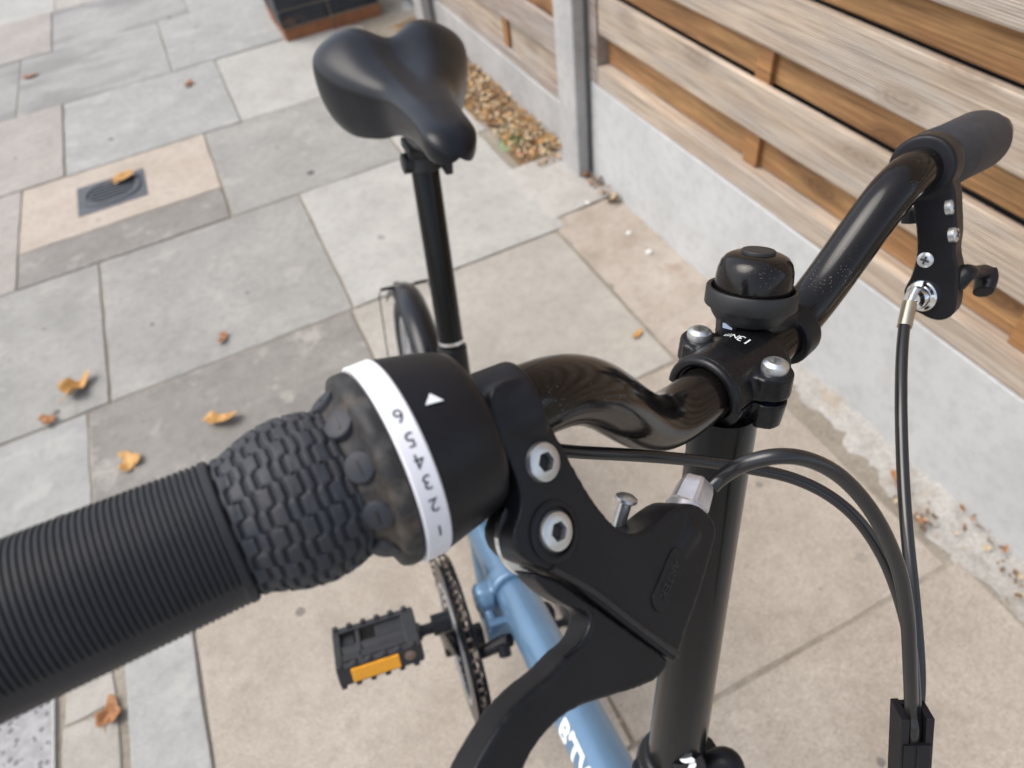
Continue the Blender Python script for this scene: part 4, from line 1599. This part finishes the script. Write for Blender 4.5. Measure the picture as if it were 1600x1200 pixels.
ctr_ = bk(CC[0], CC[1], CL)
b = MB()
b.lathe([(-.0015, RC - .012), (.0015, RC - .012), (.0015, RC - .001), (-.0015, RC - .001)], ctr_, BL, 104, hint=BF, closed=True, func=lambda a, t: 0.002 * math.cos(t * 52) if True else 0)
for k in range(5):
    th = 2 * PI * k / 5 + .3
    b.tube([bk(CC[0], CC[1], CL), cw(RC - .010, th, CL)], [.010, .006], 10, 1, flat=.5)
chr_ = b.build('chainring', M['plastic_dark'], bike, smooth=35)
b = MB()
b.lathe([(-.0015, RC - .008), (.0015, RC - .008), (.0012, RC + .010), (-.0012, RC + .010)], bk(CC[0], CC[1], CL + .008), BL, 96, closed=True)
b.lathe([(-.0012, RC - .022), (.0012, RC - .022), (.0012, RC + .008), (-.0012, RC + .008)], bk(CC[0], CC[1], CL - .008), BL, 96, closed=True)
b.build('chain_guard', M['satin'], chr_, smooth=35)
b = MB()
b.lathe([(-.0013, RC - .030), (.0013, RC - .030), (.0013, RC - .023), (-.0013, RC - .023)], bk(CC[0], CC[1], CL - .009), BL, 96, closed=True)
b.build('guard_rim', M['rim'], chr_, smooth=35)
# chain path: round the front of the ring, along to the rear sprocket
SPR = (.925, .210, .030)
path = []
th0 = R(95)
for k in range(52):
    th = th0 + (R(265) - th0) * k / 51
    path.append((CC[0] + (RC + .002) * math.cos(th), CC[1] + (RC + .002) * math.sin(th)))
nl = 40
st_ = path[0]
en = (SPR[0], SPR[1] + SPR[2])
up_run = [(en[0] + (st_[0] - en[0]) * k / nl, en[1] + (st_[1] - en[1]) * k / nl) for k in range(nl)]
st2 = path[-1]
en2 = (SPR[0], SPR[1] - SPR[2])
lo_run = [(st2[0] + (en2[0] - st2[0]) * k / nl, st2[1] + (en2[1] - st2[1]) * k / nl) for k in range(1, nl + 1)]
full = up_run + path + lo_run
b, pins = MB(), MB()
dist, nxt, idx = 0.0, 0.0, 0
pts3 = []
for (a0, a1) in zip(full, full[1:]):
    seg = math.hypot(a1[0] - a0[0], a1[1] - a0[1])
    while nxt < dist + seg:
        k = (nxt - dist) / seg
        pts3.append((a0[0] + (a1[0] - a0[0]) * k, a0[1] + (a1[1] - a0[1]) * k))
        nxt += .0127
    dist += seg
for i, (p, q) in enumerate(zip(pts3, pts3[1:])):
    wdt = .0034 if i % 2 else .0046
    mid = ((p[0] + q[0]) / 2, (p[1] + q[1]) / 2)
    dv = bk(q[0], q[1]) - bk(p[0], p[1])
    dn = dv.normalized()
    nn = BL.cross(dn)
    for s in (-1, 1):
        b.box(bk(mid[0], mid[1], CL + s * wdt), dn * .0078, nn * .0050, BL * .0006)
    pins.tube([bk(p[0], p[1], CL - .0036), bk(p[0], p[1], CL + .0036)], .0027, 10, 1)
chn = b.build('chain', M['plastic_dark'], bike, smooth=0)
pins.build('chain_rollers', M['pin'], chn, smooth=40)
b = MB()
b.tube([bk(CC[0], CC[1], CL - .014), bk(.392, .32, CL - .020), bk(.372, .408, CL - .030)], [.017, .0135, .0125], 20, 6, flat=.7)
b.tube([bk(CC[0], CC[1], CL - .026), bk(CC[0], CC[1], CL + .03)], .016, 22, 1)
b.tube([bk(.372, .408, CL - .040), bk(.372, .408, CL - .018)], .0125, 20, 1)
crank = b.build('crank_arm', M['satin'], bike, smooth=50)
crank['label'] = 'crank arm on the near side'
b = MB()
b.tube([bk(.405, .268, .05), bk(.425, .2, .056), bk(.440, .13, .062)], [.016, .0135, .0125], 20, 5, flat=.7)
b.tube([bk(.44, .13, .05), bk(.44, .13, .085)], .0105, 16, 1)
b.build('crank_arm', M['satin'], bike, smooth=50)


def pedal(c, outward, pitch, mats, label):
    pr, pt = R(pitch), None
    pf = BF * math.cos(pr) + BU * math.sin(pr)        # forward along the platform
    pu = BU * math.cos(pr) - BF * math.sin(pr)
    po = BL * outward
    mb = MB()
    HW, HD, HT = .049, .034, .0130
    for s in (-1, 1):                                  # front and rear rails
        mb.box(c + pf * (s * (HD - .004)), po * HW, pf * .0045, pu * HT)
        for k in range(6):
            for e in (-1, 1):
                mb.box(c + pf * (s * (HD - .002)) + po * (-HW + .010 + k * .0168) + pu * (e * (HT + .0015)), po * .0035, pf * .0035, pu * .0022)
    mb.box(c + po * (HW - .004), po * .0045, pf * (HD - .001), pu * (HT - .001))
    mb.box(c - po * (HW - .008), po * .0085, pf * (HD - .001), pu * (HT - .001))
    mb.tube([c - po * (HW + .004), c + po * (HW - .004)], .0105, 18, 1)
    mb.box(c - po * .022, po * .022, pf * (HD - .004), pu * (HT - .004))
    mb.box(c + po * .036, po * .012, pf * (HD - .004), pu * (HT - .008))
    mb.box(c + pf * .016, po * .045, pf * .006, pu * (HT - .002))
    mb.box(c + po * .020, po * .003, pf * (HD - .006), pu * (HT - .002))
    ob = mb.build('pedal', M['pedal'], bike, smooth=0, bevel=.0018, seg=2)
    ob['label'] = label
    mb = MB()
    mb.box(c + pf * (HD + .0012) + po * .006, po * .0275, pf * .0016, pu * .0092)
    mb.build('reflector', M['amber'], ob, smooth=0, bevel=.0008)
    mb = MB()
    mb.lathe([(0, .0066), (.001, .0066), (.0014, .0058), (.0014, .0018), (.0022, .0014)], c + pf * (HD + .0006) - po * .034 + pu * .002, pf, 28)
    mb.build('rivet', M['pin'], ob, smooth=40)
    mb = MB()
    mb.tube([c - po * (HW + .028), c - po * (HW + .010), c - po * (HW - .002)], [.0078, .0065, .0085], 18, 1)
    mb.tube([c - po * (HW + .030), c - po * (HW + .020)], .0105, 18, 1)
    mb.build('spindle', M['satin'], ob, smooth=50)
    return ob


pedal(spot(590, 1008, .82), -1, 24, None, 'near pedal with amber reflector')
pedal(bk(.44, .13, .155), 1, 0, None, 'far pedal')

# ---- wheels, mudguard, fork
def wheel(name, c, axl, label, hint):
    x, y = perp(axl, hint)
    mb = MB()
    RT = .203
    mb.lathe([(math.sin(t) * .019, RT - .019 + math.cos(t) * .019) for t in [2 * PI * k / 20 for k in range(20)]], c, axl, 96, closed=True)
    w = mb.build('wheel', M['tyre'], bike, smooth=60)
    w['label'] = label
    mb = MB()
    mb.lathe([(-.011, RT - .036), (.011, RT - .036), (.012, RT - .052), (.004, RT - .060), (-.004, RT - .060), (-.012, RT - .052)], c, axl, 96, closed=True)
    mb.build('rim', M['rim'], w, smooth=40)
    mb = MB()
    mb.tube([c - axl * .05, c + axl * .05], .012, 20, 1)
    mb.lathe([(-.030, .022), (-.026, .022), (-.026, .014), (.026, .014), (.026, .022), (.030, .022)], c, axl, 24)
    mb.build('hub', M['rim'], w, smooth=40)
    me = None
    for k in range(20):
        t = 2 * PI * k / 20
        s = 1 if k % 2 else -1
        a_ = c + axl * (s * .028) + (x * math.cos(t + .3 * s) + y * math.sin(t + .3 * s)) * .02
        e_ = c + (x * math.cos(t) + y * math.sin(t)) * (RT - .058)
        mb = MB()
        mb.tube([a_, e_], .001, 6, 1)
        mb.build('spoke', M['zinc'], w, smooth=60)
    return w


RW = (.925, .206)
wheel('rear_wheel', bk(RW[0], RW[1]), BL, 'rear wheel under the black mudguard', BF)
b = MB()
RG, n1_, n2_ = .226, 60, 12
vs = []
for i in range(n1_ + 1):
    th = R(28) + R(162) * i / n1_                      # from behind over the top to the front
    for k in range(n2_ + 1):
        v = -1 + 2 * k / n2_
        r = RG - .014 * abs(v) ** 2.6
        vs.append(bk(RW[0] + r * math.cos(th), RW[1] + r * math.sin(th), v * .0255 - .002))
b.add(vs, [(i * (n2_ + 1) + k, i * (n2_ + 1) + k + 1, (i + 1) * (n2_ + 1) + k + 1, (i + 1) * (n2_ + 1) + k) for i in range(n1_) for k in range(n2_)])
gd = b.build('mudguard', M['guard'], bike, smooth=80)
md = gd.modifiers.new('t', 'SOLIDIFY')
md.thickness = .0016
for s in (-1, 1):
    b = MB()
    th = R(62)
    p = bk(RW[0] + (RG - .004) * math.cos(th), RW[1] + (RG - .004) * math.sin(th), s * .024)
    b.tube([p - BL * (s * .012), p + BL * (s * .020) - BU * .002, p + BL * (s * .024) - BU * .014, bk(RW[0], RW[1], s * .062)], .0012, 8, 1)
    b.tube([p - BL * (s * .004), p + BL * (s * .020)], .0032, 8, 1)
    b.build('stay', M['zinc'] if False else M['satin'], gd, smooth=60)
b = MB()
b.box(bk(RW[0] + .20, RW[1] + .12, 0), BL * .006, BF * .006, BU * .010)
b.build('guard_bracket', M['guard'], gd, smooth=0, bevel=.001)

FWc = bk(-.035, .206)
fside = SD - ADIR * SD.dot(ADIR)
fside.normalize()
wheel('front_wheel', FWc, fside, 'front wheel', ADIR)
for s in (-1, 1):
    b = MB()
    top = bk(.035, .43)
    b.tube([top, top + fside * (s * .042) - ADIR * .02, FWc + fside * (s * .048)], [.013, .0125, .009], 18, 5)
    b.build('fork_blade', M['satin'], bike, smooth=60)
# side stand on the left
b = MB()
b.tube([bk(.53, .245, .02), bk(.55, .2, .06), bk(.56, -.0, .245 - .06)], [.010, .0075, .0075], 14, 1)
b.build('kickstand', M['satin'], bike, smooth=60)
